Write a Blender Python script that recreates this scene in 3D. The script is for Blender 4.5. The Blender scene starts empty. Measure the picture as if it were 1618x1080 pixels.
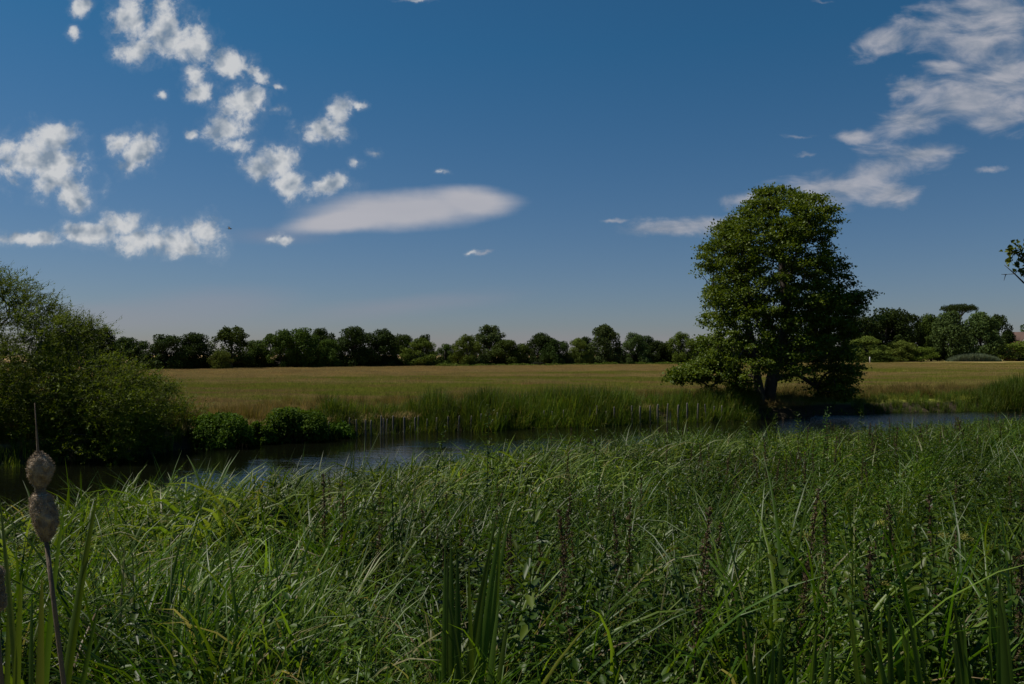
import bpy, math
import numpy as np
from mathutils import Vector, Matrix
R = math.radians
sc = bpy.context.scene
COL = sc.collection

# ------------------------------------------------------------------ camera
CAMZ = 3.0
FPX = 1258.0            # focal length in photo pixels (1618 wide)
HOR = 560.0             # photo row of the horizon
cam = bpy.data.objects.new('camera', bpy.data.cameras.new('camera'))
COL.objects.link(cam)
cam.location = (0, 0, CAMZ)
cam.rotation_euler = (R(90) + math.atan((HOR - 540) / FPX), 0, 0)
cam.data.lens = 28.0
cam.data.sensor_width = 36.0
cam.data.clip_start = 0.05
cam.data.clip_end = 6000
sc.camera = cam

# ------------------------------------------------------------------ exposure, sun, sky
sc.view_settings.view_transform = 'Standard'
sc.view_settings.look = 'None'
sc.view_settings.gamma = 1
sc.view_settings.use_curve_mapping = False
sc.view_settings.exposure = 0.0
SUN_EL, SUN_AZ = R(57), R(-80)      # azimuth measured from +Y towards +X (sun high to the left)
sd = Vector((math.sin(SUN_AZ) * math.cos(SUN_EL), math.cos(SUN_AZ) * math.cos(SUN_EL), math.sin(SUN_EL)))
sl = bpy.data.lights.new('sun', 'SUN')
sl.energy = 5.0
sl.angle = R(0.5)
sl.color = (1.0, 0.94, 0.84)
sun = bpy.data.objects.new('sun', sl)
COL.objects.link(sun)
sun.rotation_euler = sd.to_track_quat('Z', 'Y').to_euler()
sun.location = (-30, 10, 40)

world = bpy.data.worlds.new('World')
sc.world = world
world.use_nodes = True
SKY_STRENGTH = 0.075


class NT:
    def __init__(s, nt):
        s.nt = nt
        s.nt.nodes.clear()

    def n(s, typ, props=None, **ins):
        nd = s.nt.nodes.new(typ)
        for k, v in (props or {}).items():
            setattr(nd, k, v)
        for k, v in ins.items():
            key = int(k[1:]) if k[0] == '_' and k[1:].isdigit() else k.replace('_', ' ')
            sock = nd.inputs[key]
            if isinstance(v, bpy.types.NodeSocket):
                s.nt.links.new(v, sock)
            else:
                sock.default_value = v
        return nd

    def math(s, op, a, b=0.0, c=0.0, clamp=False):
        nd = s.n('ShaderNodeMath', {'operation': op, 'use_clamp': clamp}, _0=a, _1=b, _2=c)
        return nd.outputs[0]

    def vmath(s, op, a, b=(0, 0, 0)):
        nd = s.n('ShaderNodeVectorMath', {'operation': op}, _0=a, _1=b)
        return nd.outputs['Value'] if op in ('LENGTH', 'DOT_PRODUCT') else nd.outputs[0]

    def maprange(s, v, a, b, c=0.0, d=1.0, smooth=True):
        nd = s.n('ShaderNodeMapRange', {'interpolation_type': 'SMOOTHSTEP' if smooth else 'LINEAR'})
        for i, x in enumerate((v, a, b, c, d)):
            if isinstance(x, bpy.types.NodeSocket):
                s.nt.links.new(x, nd.inputs[i])
            else:
                nd.inputs[i].default_value = x
        return nd.outputs[0]

    def mix(s, f, a, b, mode='MIX'):
        nd = s.n('ShaderNodeMix', {'data_type': 'RGBA', 'blend_type': mode, 'clamp_factor': True})
        for i, x in ((0, f), (6, a), (7, b)):
            if isinstance(x, bpy.types.NodeSocket):
                s.nt.links.new(x, nd.inputs[i])
            elif i == 0:
                nd.inputs[i].default_value = x
            else:
                nd.inputs[i].default_value = (*x, 1)
        return nd.outputs[2]

    def noise(s, vec, scale, detail=4, rough=0.5, dist=0.0):
        nd = s.n('ShaderNodeTexNoise', {}, Vector=vec, Scale=scale, Detail=detail, Roughness=rough, Distortion=dist)
        return nd.outputs[0]


def build_world():
    w = NT(world.node_tree)
    out = w.n('ShaderNodeOutputWorld')
    sky = w.n('ShaderNodeTexSky', {'sky_type': 'NISHITA', 'sun_disc': False, 'sun_elevation': SUN_EL,
                                   'sun_rotation': SUN_AZ, 'altitude': 50, 'air_density': 1.0,
                                   'dust_density': 0.35, 'ozone_density': 2.2}).outputs[0]
    tc = w.n('ShaderNodeTexCoord').outputs['Generated']
    sp = w.n('ShaderNodeSeparateXYZ', {}, Vector=tc)
    x, y, z = sp.outputs
    # sky a little deeper and more saturated high up, paler and greyer low down
    sky = w.mix(1.0, sky, w.mix(w.maprange(z, 0.0, 0.36, 0, 1, False), (0.53, 0.535, 0.68), (0.22, 0.585, 0.755)), 'MULTIPLY')
    ys = w.math('MAXIMUM', y, 0.05)
    U = w.math('DIVIDE', x, ys)
    V = w.math('DIVIDE', z, ys)
    p = w.n('ShaderNodeCombineXYZ', {}, X=U, Y=V, Z=0.0).outputs[0]
    front = w.maprange(y, 0.1, 0.35)
    # warp
    wn = w.n('ShaderNodeTexNoise', {}, Vector=p, Scale=16.0, Detail=5.0, Roughness=0.6).outputs['Color']
    wv = w.vmath('SUBTRACT', wn, (0.5, 0.5, 0.5))
    wv = w.n('ShaderNodeVectorMath', {'operation': 'SCALE'}, Vector=wv, Scale=0.034).outputs[0]
    pw = w.vmath('ADD', p, wv)

    def field(coord, ells, sm=0.15):
        acc = None
        for e in ells:
            cx, cy, rx, ry = e[:4]
            rot = e[4] if len(e) > 4 else 0
            m = w.n('ShaderNodeMapping', {'vector_type': 'TEXTURE'}, Vector=coord,
                    Location=((cx - 809) / FPX, (HOR - cy) / FPX, 0), Rotation=(0, 0, R(rot)),
                    Scale=(rx / FPX, ry / FPX, 1)).outputs[0]
            l = w.vmath('LENGTH', m)
            if (rx < 23 and ry < 14) or (rx < 45 and ry < 9):
                l = w.math('ADD', l, 0.44)
            acc = l if acc is None else w.math('SMOOTH_MIN', acc, l, sm)
        return acc
    cumulus = [(38, 245, 52, 42), (88, 218, 42, 20), (85, 270, 55, 40, -20), (112, 306, 30, 26, -35), (108, 230, 20, 9),
               (45, 376, 80, 12), (140, 370, 56, 17), (190, 350, 34, 22), (230, 378, 70, 22), (325, 370, 26, 30, 30), (290, 395, 45, 14),
               (200, 28, 28, 46, 15), (215, 75, 32, 24), (262, 40, 44, 42), (295, 68, 38, 32), (358, 100, 36, 22, -15),
               (402, 112, 26, 10, -25), (437, 130, 16, 7, -30), (298, 120, 18, 24), (306, 148, 20, 16), (255, 150, 16, 10),
               (118, 48, 15, 12), (125, 6, 18, 16), (215, 232, 36, 26, 25), (190, 222, 16, 18), (205, 256, 22, 10, 20),
               (375, 165, 34, 34, 30), (402, 152, 24, 22), (360, 205, 34, 22), (372, 225, 22, 14), (440, 172, 18, 12),
               (412, 258, 34, 22), (440, 250, 30, 24), (465, 285, 30, 22, -30), (520, 292, 30, 18), (508, 204, 38, 16),
               (532, 178, 18, 24, -20), (568, 171, 14, 9), (562, 254, 14, 12), (590, 238, 17, 11, -30), (306, 212, 12, 12),
               (422, 371, 22, 10), (448, 378, 18, 8), (650, 0, 34, 5), (700, 268, 14, 6), (745, 399, 12, 5)]
    streaky = [(1412, 62, 52, 22, 15), (1480, 38, 66, 30, 8), (1545, 60, 70, 40, -5), (1590, 15, 70, 44), (1600, 110, 60, 60, 30),
               (1540, 150, 96, 44, 12), (1575, 190, 60, 26, 10), (1450, 180, 66, 22, 15), (1440, 132, 40, 14, 8),
               (1352, 213, 38, 12, 8), (1500, 105, 40, 14, 0), (1395, 268, 84, 30, 14), (1470, 242, 62, 16, 5), (1330, 298, 96, 28, 8),
               (1405, 306, 60, 18, 4), (1175, 316, 40, 12, 5), (1050, 364, 72, 14, 2), (1130, 352, 66, 14, 8), (970, 348, 26, 5),
               (1275, 243, 22, 6), (1265, 214, 30, 5), (1572, 268, 30, 7), (1300, 2, 30, 5), (762, 400, 30, 5)]
    lentic = [(640, 330, 185, 37, 3.0), (550, 346, 130, 24, 8), (745, 318, 85, 30, -3)]
    # ---- cumulus
    q = field(pw, cumulus)
    sunoff = (-0.016, 0.010, 0)
    def billow(v):
        a_ = w.noise(v, 30.0, 9, 0.62, 0.25)
        b_ = w.noise(v, 92.0, 5, 0.6, 0.6)
        return w.math('ADD', w.math('MULTIPLY', a_, 0.80), w.math('MULTIPLY', b_, 0.20))
    fb = billow(p)
    lo1 = w.noise(p, 34.0, 3, 0.5, 0.25)
    lo2 = w.noise(w.vmath('ADD', p, sunoff), 34.0, 3, 0.5, 0.25)
    dens = w.math('ADD', w.math('MULTIPLY', w.math('SUBTRACT', 1.14, q), 0.85), w.math('MULTIPLY', w.math('SUBTRACT', fb, 0.51), 3.0))
    a1 = w.math('MULTIPLY', w.maprange(dens, -0.15, 0.70), 0.95)
    a1 = w.math('MAXIMUM', a1, w.math('MULTIPLY', w.maprange(dens, -0.5, 0.5), 0.16))
    lit = w.math('MULTIPLY', w.math('SUBTRACT', lo1, lo2), 3.4)
    shade = w.math('ADD', w.math('SUBTRACT', 0.80, w.math('MULTIPLY', w.maprange(dens, 0.35, 1.5), 0.34)), lit, clamp=True)
    c1 = w.mix(shade, (0.21, 0.27, 0.345), (0.60, 0.61, 0.62))
    # ---- streaky thin cloud, upper right
    ps = w.n('ShaderNodeMapping', {'vector_type': 'POINT'}, Vector=p, Rotation=(0, 0, R(-12)), Scale=(0.55, 1.35, 1)).outputs[0]
    q2 = field(pw, streaky, 0.3)
    fs = w.noise(ps, 22.0, 8, 0.58, 0.5)
    fs2 = w.noise(w.vmath('ADD', ps, (-0.012, 0.016, 0)), 22.0, 8, 0.58, 0.5)
    d2 = w.math('ADD', w.math('MULTIPLY', w.math('SUBTRACT', 1.05, q2), 0.8), w.math('MULTIPLY', w.math('SUBTRACT', fs, 0.5), 2.2))
    a2 = w.math('MULTIPLY', w.maprange(d2, -0.25, 0.85), 0.86)
    sh2 = w.math('ADD', w.math('SUBTRACT', 0.62, w.math('MULTIPLY', w.maprange(d2, 0.4, 1.3), 0.3)), w.math('MULTIPLY', w.math('SUBTRACT', fs, fs2), 3.0), clamp=True)
    c2 = w.mix(sh2, (0.20, 0.25, 0.33), (0.46, 0.46, 0.50))
    # ---- smooth lens-shaped cloud
    pl = w.n('ShaderNodeVectorMath', {'operation': 'SCALE'}, Vector=wv, Scale=0.35).outputs[0]
    q3 = field(w.vmath('ADD', p, pl), lentic, 0.25)
    pst = w.n('ShaderNodeMapping', {'vector_type': 'POINT'}, Vector=p, Rotation=(0, 0, R(-4)), Scale=(0.25, 1.5, 1)).outputs[0]
    n3 = w.noise(pst, 20.0, 4, 0.5)
    a3 = w.math('MULTIPLY', w.maprange(w.math('ADD', w.math('SUBTRACT', 1.0, q3), w.math('MULTIPLY', w.math('SUBTRACT', n3, 0.5), 0.5)), -0.05, 0.62), 0.94)
    c3 = w.mix(n3, (0.38, 0.39, 0.44), (0.50, 0.49, 0.52))
    # ---- very thin veil low over the horizon
    qv = field(p, [(330, 480, 210, 42, 0), (180, 500, 260, 30), (620, 485, 260, 26, 6), (1060, 536, 160, 12), (430, 372, 120, 20), (900, 540, 420, 30)], 0.6)
    nv = w.noise(pst, 9.0, 5, 0.55)
    a4 = w.math('MULTIPLY', w.maprange(w.math('ADD', w.math('SUBTRACT', 1.0, qv), w.math('MULTIPLY', w.math('SUBTRACT', nv, 0.5), 1.6)), 0.0, 1.0), 0.30)
    k = w.n('ShaderNodeVectorMath', {'operation': 'SCALE'}, Vector=sky, Scale=SKY_STRENGTH).outputs[0]
    col = w.mix(w.math('MULTIPLY', a4, front), k, (0.30, 0.28, 0.33))
    col = w.mix(w.math('MULTIPLY', a3, front), col, w.n('ShaderNodeVectorMath', {'operation': 'SCALE'}, Vector=c3, Scale=1.0).outputs[0])
    col = w.mix(w.math('MULTIPLY', a2, front), col, w.n('ShaderNodeVectorMath', {'operation': 'SCALE'}, Vector=c2, Scale=0.95).outputs[0])
    col = w.mix(w.math('MULTIPLY', a1, front), col, w.n('ShaderNodeVectorMath', {'operation': 'SCALE'}, Vector=c1, Scale=1.0).outputs[0])
    up = w.n('ShaderNodeVectorMath', {'operation': 'SCALE'}, Vector=col, Scale=1.0 / SKY_STRENGTH).outputs[0]
    bg = w.n('ShaderNodeBackground', {}, Color=up, Strength=SKY_STRENGTH)
    w.nt.links.new(bg.outputs[0], out.inputs[0])
    world.cycles.sampling_method = 'MANUAL'
    world.cycles.sample_map_resolution = 256


build_world()
sc.cycles.max_bounces = 7
sc.cycles.diffuse_bounces = 3
sc.cycles.transmission_bounces = 5
sc.cycles.use_denoising = True

# ------------------------------------------------------------------ helpers
def px2w(px, d):
    return (px - 809.0) / FPX * d


def pz(py, d):
    return CAMZ + (HOR - py) / FPX * d


def tag(o, label=None, cat=None, group=None, kind=None):
    if label: o['label'] = label
    if cat: o['category'] = cat
    if group: o['group'] = group
    if kind: o['kind'] = kind
    return o


def empty(name, loc, label, cat, group=None, rz=0, scale=(1, 1, 1)):
    o = bpy.data.objects.new(name, None)
    COL.objects.link(o)
    o.empty_display_size = 0.2
    o.location = loc
    o.rotation_euler = (0, 0, rz)
    o.scale = scale
    return tag(o, label, cat, group)


class MB:
    """collects vertices and faces with one random number per leaf or blade"""
    def __init__(s):
        s.v, s.f, s.r, s.n = [], [], [], 0

    def add(s, v, faces, rnd):
        v = np.asarray(v, np.float32).reshape(-1, 3)
        for f in faces:
            s.f.append(np.asarray(f, np.int64) + s.n)
        s.v.append(v)
        s.r.append(np.broadcast_to(np.asarray(rnd, np.float32), (len(v),)))
        s.n += len(v)

    def mesh(s, name, mat, smooth=False):
        v = np.concatenate(s.v)
        me = bpy.data.meshes.new(name)
        me.vertices.add(len(v))
        me.vertices.foreach_set('co', v.ravel())
        li = np.concatenate([f.ravel() for f in s.f]).astype(np.int32)
        sizes = np.concatenate([np.full(len(f), f.shape[1], np.int32) for f in s.f])
        me.loops.add(len(li))
        me.loops.foreach_set('vertex_index', li)
        me.polygons.add(len(sizes))
        me.polygons.foreach_set('loop_start', (np.cumsum(sizes) - sizes).astype(np.int32))
        me.polygons.foreach_set('loop_total', sizes)
        if smooth:
            me.polygons.foreach_set('use_smooth', np.ones(len(sizes), bool))
        me.update(calc_edges=True)
        at = me.attributes.new('rnd', 'FLOAT', 'POINT')
        at.data.foreach_set('value', np.concatenate(s.r).astype(np.float32))
        me.materials.append(mat)
        return me

    def build(s, name, mat, parent=None, smooth=False, link=True):
        o = bpy.data.objects.new(name, s.mesh(name, mat, smooth))
        if link:
            COL.objects.link(o)
        if parent:
            o.parent = parent
        return o


def unit(a):
    return a / (np.linalg.norm(a, axis=-1, keepdims=True) + 1e-9)


def rand_unit(rng, n):
    return unit(rng.normal(size=(n, 3)))


def add_leaves(mb, P, D, N, L, W, rnd, fold=0.12, wide=0.45, six=False):
    """a leaf per point: folded along its rib"""
    n = len(P)
    D = unit(D)
    S = unit(np.cross(D, N))
    N = np.cross(S, D)
    L = np.broadcast_to(L, (n,))[:, None]
    W = np.broadcast_to(W, (n,))[:, None]
    b = P
    t = P + D * L
    if six:
        t = t - N * L * 0.12
        mids = []
        for sgn in (-1, 1):
            m1 = P + D * L * 0.28 + S * W * 0.5 * sgn + N * W * fold * 2
            m2 = P + D * L * 0.66 + S * W * 0.36 * sgn + N * W * fold
            mids += [m1, m2]
        v = np.stack([b, mids[0], mids[1], t, mids[3], mids[2]], 1)
        i = np.arange(n)[:, None] * 6
        mb.add(v, [i + np.array([0, 1, 2, 3]), i + np.array([0, 3, 4, 5])], np.repeat(rnd, 6))
    else:
        m = P + D * L * wide
        l = m - S * W * 0.5 + N * W * fold
        r = m + S * W * 0.5 + N * W * fold
        v = np.stack([b, l, t, r], 1)
        i = np.arange(n)[:, None] * 4
        mb.add(v, [i + np.array([0, 2, 1]), i + np.array([0, 3, 2])], np.repeat(rnd, 4))


def add_blades(mb, P, az, th0, curl, L, W, rnd, segs=7, power=1.8, twist=0.6, rng=None, blunt=False, kink=None):
    """long leaves rooted at P, leaning towards az, curling over with length"""
    n = len(P)
    s = np.linspace(0, 1, segs + 1)
    th = th0[:, None] + curl[:, None] * s[None] ** power
    if kink is not None:
        kpos, kang = kink
        th = th + kang[:, None] * (s[None] > kpos[:, None])
    ds = (L / segs)[:, None]
    hx = np.cos(az)[:, None]
    hy = np.sin(az)[:, None]
    thm = 0.5 * (th[:, 1:] + th[:, :-1])
    hor = np.concatenate([np.zeros((n, 1)), np.cumsum(np.sin(thm) * ds, 1)], 1)
    ver = np.concatenate([np.zeros((n, 1)), np.cumsum(np.cos(thm) * ds, 1)], 1)
    C = np.stack([P[:, 0:1] + hx * hor, P[:, 1:2] + hy * hor, P[:, 2:3] + ver], -1)
    tang = np.stack([hx * np.sin(th), hy * np.sin(th), np.cos(th)], -1)
    tw = (rng.uniform(-1, 1, n) * twist)[:, None] + (rng.uniform(-1, 1, n) * twist)[:, None] * s[None]
    side0 = np.stack([-np.sin(az), np.cos(az), np.zeros(n)], -1)[:, None, :] * np.ones((1, segs + 1, 1))
    nor0 = np.cross(side0, tang)
    side = side0 * np.cos(tw)[..., None] + nor0 * np.sin(tw)[..., None]
    nor = np.cross(side, tang)
    if blunt:
        prof = np.clip(0.85 + 0.3 * s - 0.25 * s ** 2, 0, 1)
    else:
        prof = np.clip(np.minimum(0.55 + 2.0 * s, 1.0), 0, 1) * np.clip((1 - s) / 0.55, 0, 1) ** 0.7
    w = W[:, None] * prof[None] * 0.5
    l = C - side * w[..., None] + nor * w[..., None] * 0.35
    r = C + side * w[..., None] + nor * w[..., None] * 0.35
    v = np.stack([l, C, r], 2).reshape(n, (segs + 1) * 3, 3)
    base = np.arange(n)[:, None] * (segs + 1) * 3
    k = np.arange(segs)[None] * 3
    a = (base + k).ravel()
    f1 = np.stack([a, a + 1, a + 4, a + 3], 1)
    f2 = np.stack([a + 1, a + 2, a + 5, a + 4], 1)
    mb.add(v.reshape(-1, 3), [f1, f2], np.repeat(rnd, (segs + 1) * 3))


def add_tubes(mb, A, B, ra, rb, rnd=0.5, sides=5):
    A = np.asarray(A, float).reshape(-1, 3)
    B = np.asarray(B, float).reshape(-1, 3)
    n = len(A)
    ra = np.broadcast_to(ra, (n,))
    rb = np.broadcast_to(rb, (n,))
    d = unit(B - A)
    ref = np.where(np.abs(d[:, 2:3]) > 0.9, np.array([[1.0, 0, 0]]), np.array([[0, 0, 1.0]]))
    u = unit(np.cross(d, ref))
    w = np.cross(d, u)
    t = np.linspace(0, 2 * np.pi, sides, endpoint=False)
    ring = u[:, None] * np.cos(t)[None, :, None] + w[:, None] * np.sin(t)[None, :, None]
    v = np.concatenate([A[:, None] + ring * ra[:, None, None], B[:, None] + ring * rb[:, None, None]], 1)
    i = np.arange(n)[:, None, None] * 2 * sides
    k = np.arange(sides)
    f = np.stack([k, (k + 1) % sides, (k + 1) % sides + sides, k + sides], 1)[None] + i
    mb.add(v.reshape(-1, 3), [f.reshape(-1, 4)], rnd)


def poly_tube(mb, pts, radii, sides=8, rnd=0.5, cap=True):
    """one continuous tube along a polyline"""
    pts = np.asarray(pts, float)
    n = len(pts)
    radii = np.broadcast_to(np.asarray(radii, float), (n,))
    d = unit(np.gradient(pts, axis=0))
    ref = np.array([1.0, 0.0, 0.0]) if abs(d[0][0]) < 0.7 else np.array([0, 1.0, 0])
    u = unit(np.cross(d, ref))
    w = np.cross(d, u)
    t = np.linspace(0, 2 * np.pi, sides, endpoint=False)
    v = pts[:, None] + (u[:, None] * np.cos(t)[None, :, None] + w[:, None] * np.sin(t)[None, :, None]) * radii[:, None, None]
    k = np.arange(sides)
    fs = [np.stack([k, (k + 1) % sides, (k + 1) % sides + sides, k + sides], 1) + i * sides for i in range(n - 1)]
    faces = [np.concatenate(fs)]
    if cap:
        faces += [np.arange(sides)[None, ::-1], (np.arange(sides) + (n - 1) * sides)[None]]
    mb.add(v.reshape(-1, 3), faces, rnd)


# ------------------------------------------------------------------ materials
def leaf_mat(name, cols, trans=0.35, rough=0.45, spec=0.4, world_var=None, objtint=False, tcol=1.5):
    """cols: list of (position, colour) along the random number"""
    m = bpy.data.materials.new(name)
    m.use_nodes = True
    t = NT(m.node_tree)
    out = t.n('ShaderNodeOutputMaterial')
    at = t.n('ShaderNodeAttribute', {'attribute_name': 'rnd'}).outputs['Fac']
    rp = t.n('ShaderNodeValToRGB', {}, Fac=at)
    cr = rp.color_ramp
    while len(cr.elements) < len(cols):
        cr.elements.new(0.5)
    for e, (p, c) in zip(cr.elements, cols):
        e.position = p
        e.color = (*c, 1)
    col = rp.outputs[0]
    oi = t.n('ShaderNodeObjectInfo')
    if objtint:
        col = t.mix(1.0, col, oi.outputs['Color'], 'MULTIPLY')
    v = t.maprange(oi.outputs['Random'], 0, 1, 0.78, 1.2, False)
    if world_var:
        sca, lo, hi = world_var
        gp = t.n('ShaderNodeNewGeometry').outputs['Position']
        nz = t.noise(gp, sca, 3, 0.5)
        v = t.math('MULTIPLY', v, t.maprange(nz, 0.3, 0.7, lo, hi))
    col = t.n('ShaderNodeHueSaturation', {}, Hue=t.maprange(oi.outputs['Random'], 0, 1, 0.49, 0.51, False),
              Saturation=1.0, Value=v, Color=col).outputs[0]
    pb = t.n('ShaderNodeBsdfPrincipled', {}, Roughness=rough)
    pb.inputs['Specular IOR Level'].default_value = spec
    t.nt.links.new(col, pb.inputs['Base Color'])
    tc = t.mix(1.0, col, (tcol * 1.05, tcol, tcol * 0.5), 'MULTIPLY')
    tr = t.n('ShaderNodeBsdfTranslucent', {}, Color=tc)
    ms = t.n('ShaderNodeMixShader', {}, Fac=trans)
    t.nt.links.new(pb.outputs[0], ms.inputs[1])
    t.nt.links.new(tr.outputs[0], ms.inputs[2])
    t.nt.links.new(ms.outputs[0], out.inputs[0])
    return m


def bark_mat(name, a, b, scale=6.0, rough=0.9, stretch=(1, 1, 0.25)):
    m = bpy.data.materials.new(name)
    m.use_nodes = True
    t = NT(m.node_tree)
    out = t.n('ShaderNodeOutputMaterial')
    co = t.n('ShaderNodeTexCoord').outputs['Object']
    mp = t.n('ShaderNodeMapping', {}, Vector=co, Scale=stretch).outputs[0]
    n1 = t.noise(mp, scale, 6, 0.65)
    col = t.mix(t.maprange(n1, 0.3, 0.7), a, b)
    pb = t.n('ShaderNodeBsdfPrincipled', {}, Roughness=rough)
    t.nt.links.new(col, pb.inputs['Base Color'])
    bp = t.n('ShaderNodeBump', {}, Strength=0.6, Distance=0.02, Height=n1)
    t.nt.links.new(bp.outputs[0], pb.inputs['Normal'])
    t.nt.links.new(pb.outputs[0], out.inputs[0])
    return m


def meadow_color(t, pos):
    """straw, green and rusty bands of an unmown flood meadow, by place"""
    sp = t.n('ShaderNodeSeparateXYZ', {}, Vector=pos)
    y = sp.outputs[1]
    x = sp.outputs[0]
    big = t.noise(t.n('ShaderNodeMapping', {}, Vector=pos, Scale=(0.018, 0.055, 1)).outputs[0], 1.0, 4, 0.55)
    med = t.noise(t.n('ShaderNodeMapping', {}, Vector=pos, Scale=(0.16, 0.38, 1)).outputs[0], 1.0, 4, 0.6)
    fine = t.noise(pos, 2.2, 4, 0.6)
    green = t.mix(med, (0.140, 0.165, 0.022), (0.240, 0.225, 0.042))
    straw = t.mix(fine, (0.320, 0.220, 0.085), (0.450, 0.290, 0.150))
    g = t.maprange(t.math('ADD', big, t.math('MULTIPLY', t.math('SUBTRACT', med, 0.5), 0.9)), 0.42, 0.58, 1.0, 0.12)
    # the last strip before the trees has gone to pink seed
    yy = t.math('SUBTRACT', y, t.math('MULTIPLY', x, 0.62))
    far = t.maprange(yy, 92, 106)
    far = t.math('MULTIPLY', far, t.maprange(x, 20, 60, 1, 0))
    g = t.math('MULTIPLY', g, t.math('SUBTRACT', 1.0, t.math('MULTIPLY', far, 0.85)))
    c = t.mix(g, straw, green)
    c = t.mix(t.math('MULTIPLY', t.maprange(med, 0.48, 0.62), 0.62), c, (0.210, 0.115, 0.055))
    c = t.mix(t.math('MULTIPLY', t.maprange(fine, 0.55, 0.75), 0.35), c, (0.15, 0.17, 0.03))
    return c


def ground_mat():
    m = bpy.data.materials.new('ground')
    m.use_nodes = True
    t = NT(m.node_tree)
    out = t.n('ShaderNodeOutputMaterial')
    pos = t.n('ShaderNodeNewGeometry').outputs['Position']
    z = t.n('ShaderNodeSeparateXYZ', {}, Vector=pos).outputs[2]
    mud = t.mix(t.noise(pos, 3.0, 5, 0.6), (0.022, 0.018, 0.010), (0.065, 0.048, 0.028))
    c = t.mix(t.maprange(z, 0.38, 0.56), mud, meadow_color(t, pos))
    pb = t.n('ShaderNodeBsdfPrincipled', {}, Roughness=0.95)
    pb.inputs['Specular IOR Level'].default_value = 0.15
    t.nt.links.new(c, pb.inputs['Base Color'])
    bp = t.n('ShaderNodeBump', {}, Strength=0.8, Distance=0.12, Height=t.noise(pos, 4.0, 6, 0.7))
    t.nt.links.new(bp.outputs[0], pb.inputs['Normal'])
    t.nt.links.new(pb.outputs[0], out.inputs[0])
    return m


def meadow_mat():
    m = bpy.data.materials.new('meadow_grass')
    m.use_nodes = True
    t = NT(m.node_tree)
    out = t.n('ShaderNodeOutputMaterial')
    pos = t.n('ShaderNodeNewGeometry').outputs['Position']
    at = t.n('ShaderNodeAttribute', {'attribute_name': 'rnd'}).outputs['Fac']
    c = meadow_color(t, pos)
    c = t.mix(t.maprange(at, 0.0, 1.0, 0.0, 0.55, False), c, (0.14, 0.165, 0.025))
    df = t.n('ShaderNodeBsdfDiffuse', {}, Color=c)
    tr = t.n('ShaderNodeBsdfTranslucent', {}, Color=c)
    ms = t.n('ShaderNodeMixShader', {}, Fac=0.35)
    t.nt.links.new(df.outputs[0], ms.inputs[1])
    t.nt.links.new(tr.outputs[0], ms.inputs[2])
    t.nt.links.new(ms.outputs[0], out.inputs[0])
    return m


def water_mat():
    m = bpy.data.materials.new('river_water')
    m.use_nodes = True
    t = NT(m.node_tree)
    out = t.n('ShaderNodeOutputMaterial')
    pos = t.n('ShaderNodeNewGeometry').outputs['Position']
    a = t.noise(t.n('ShaderNodeMapping', {}, Vector=pos, Rotation=(0, 0, R(25)), Scale=(0.9, 2.6, 1)).outputs[0], 1.6, 5, 0.55)
    b = t.noise(t.n('ShaderNodeMapping', {}, Vector=pos, Rotation=(0, 0, R(-10)), Scale=(3.0, 7.0, 1)).outputs[0], 2.2, 3, 0.5)
    patch = t.maprange(t.noise(pos, 0.25, 3, 0.5), 0.4, 0.65, 0.25, 1.0)
    xw = t.n('ShaderNodeSeparateXYZ', {}, Vector=pos).outputs[0]
    patch = t.math('MAXIMUM', t.math('MULTIPLY', patch, 1.3), t.maprange(xw, 8.0, 13.0, 0.0, 3.2))
    h = t.math('MULTIPLY', t.math('ADD', a, t.math('MULTIPLY', b, 0.30)), patch)
    bp = t.n('ShaderNodeBump', {}, Strength=0.35, Distance=0.05, Height=h)
    pb = t.n('ShaderNodeBsdfPrincipled', {}, Roughness=0.04, IOR=1.33)
    pb.inputs['Base Color'].default_value = (0.0035, 0.004, 0.002, 1)
    t.nt.links.new(bp.outputs[0], pb.inputs['Normal'])
    t.nt.links.new(pb.outputs[0], out.inputs[0])
    return m


def plain_mat(name, col, rough=0.8, col2=None, scale=8.0):
    m = bpy.data.materials.new(name)
    m.use_nodes = True
    t = NT(m.node_tree)
    out = t.n('ShaderNodeOutputMaterial')
    co = t.n('ShaderNodeTexCoord').outputs['Object']
    c = t.mix(t.noise(co, scale, 5, 0.6), col, col2 or tuple(x * 0.7 for x in col))
    pb = t.n('ShaderNodeBsdfPrincipled', {}, Roughness=rough)
    t.nt.links.new(c, pb.inputs['Base Color'])
    t.nt.links.new(pb.outputs[0], out.inputs[0])
    return m


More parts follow.
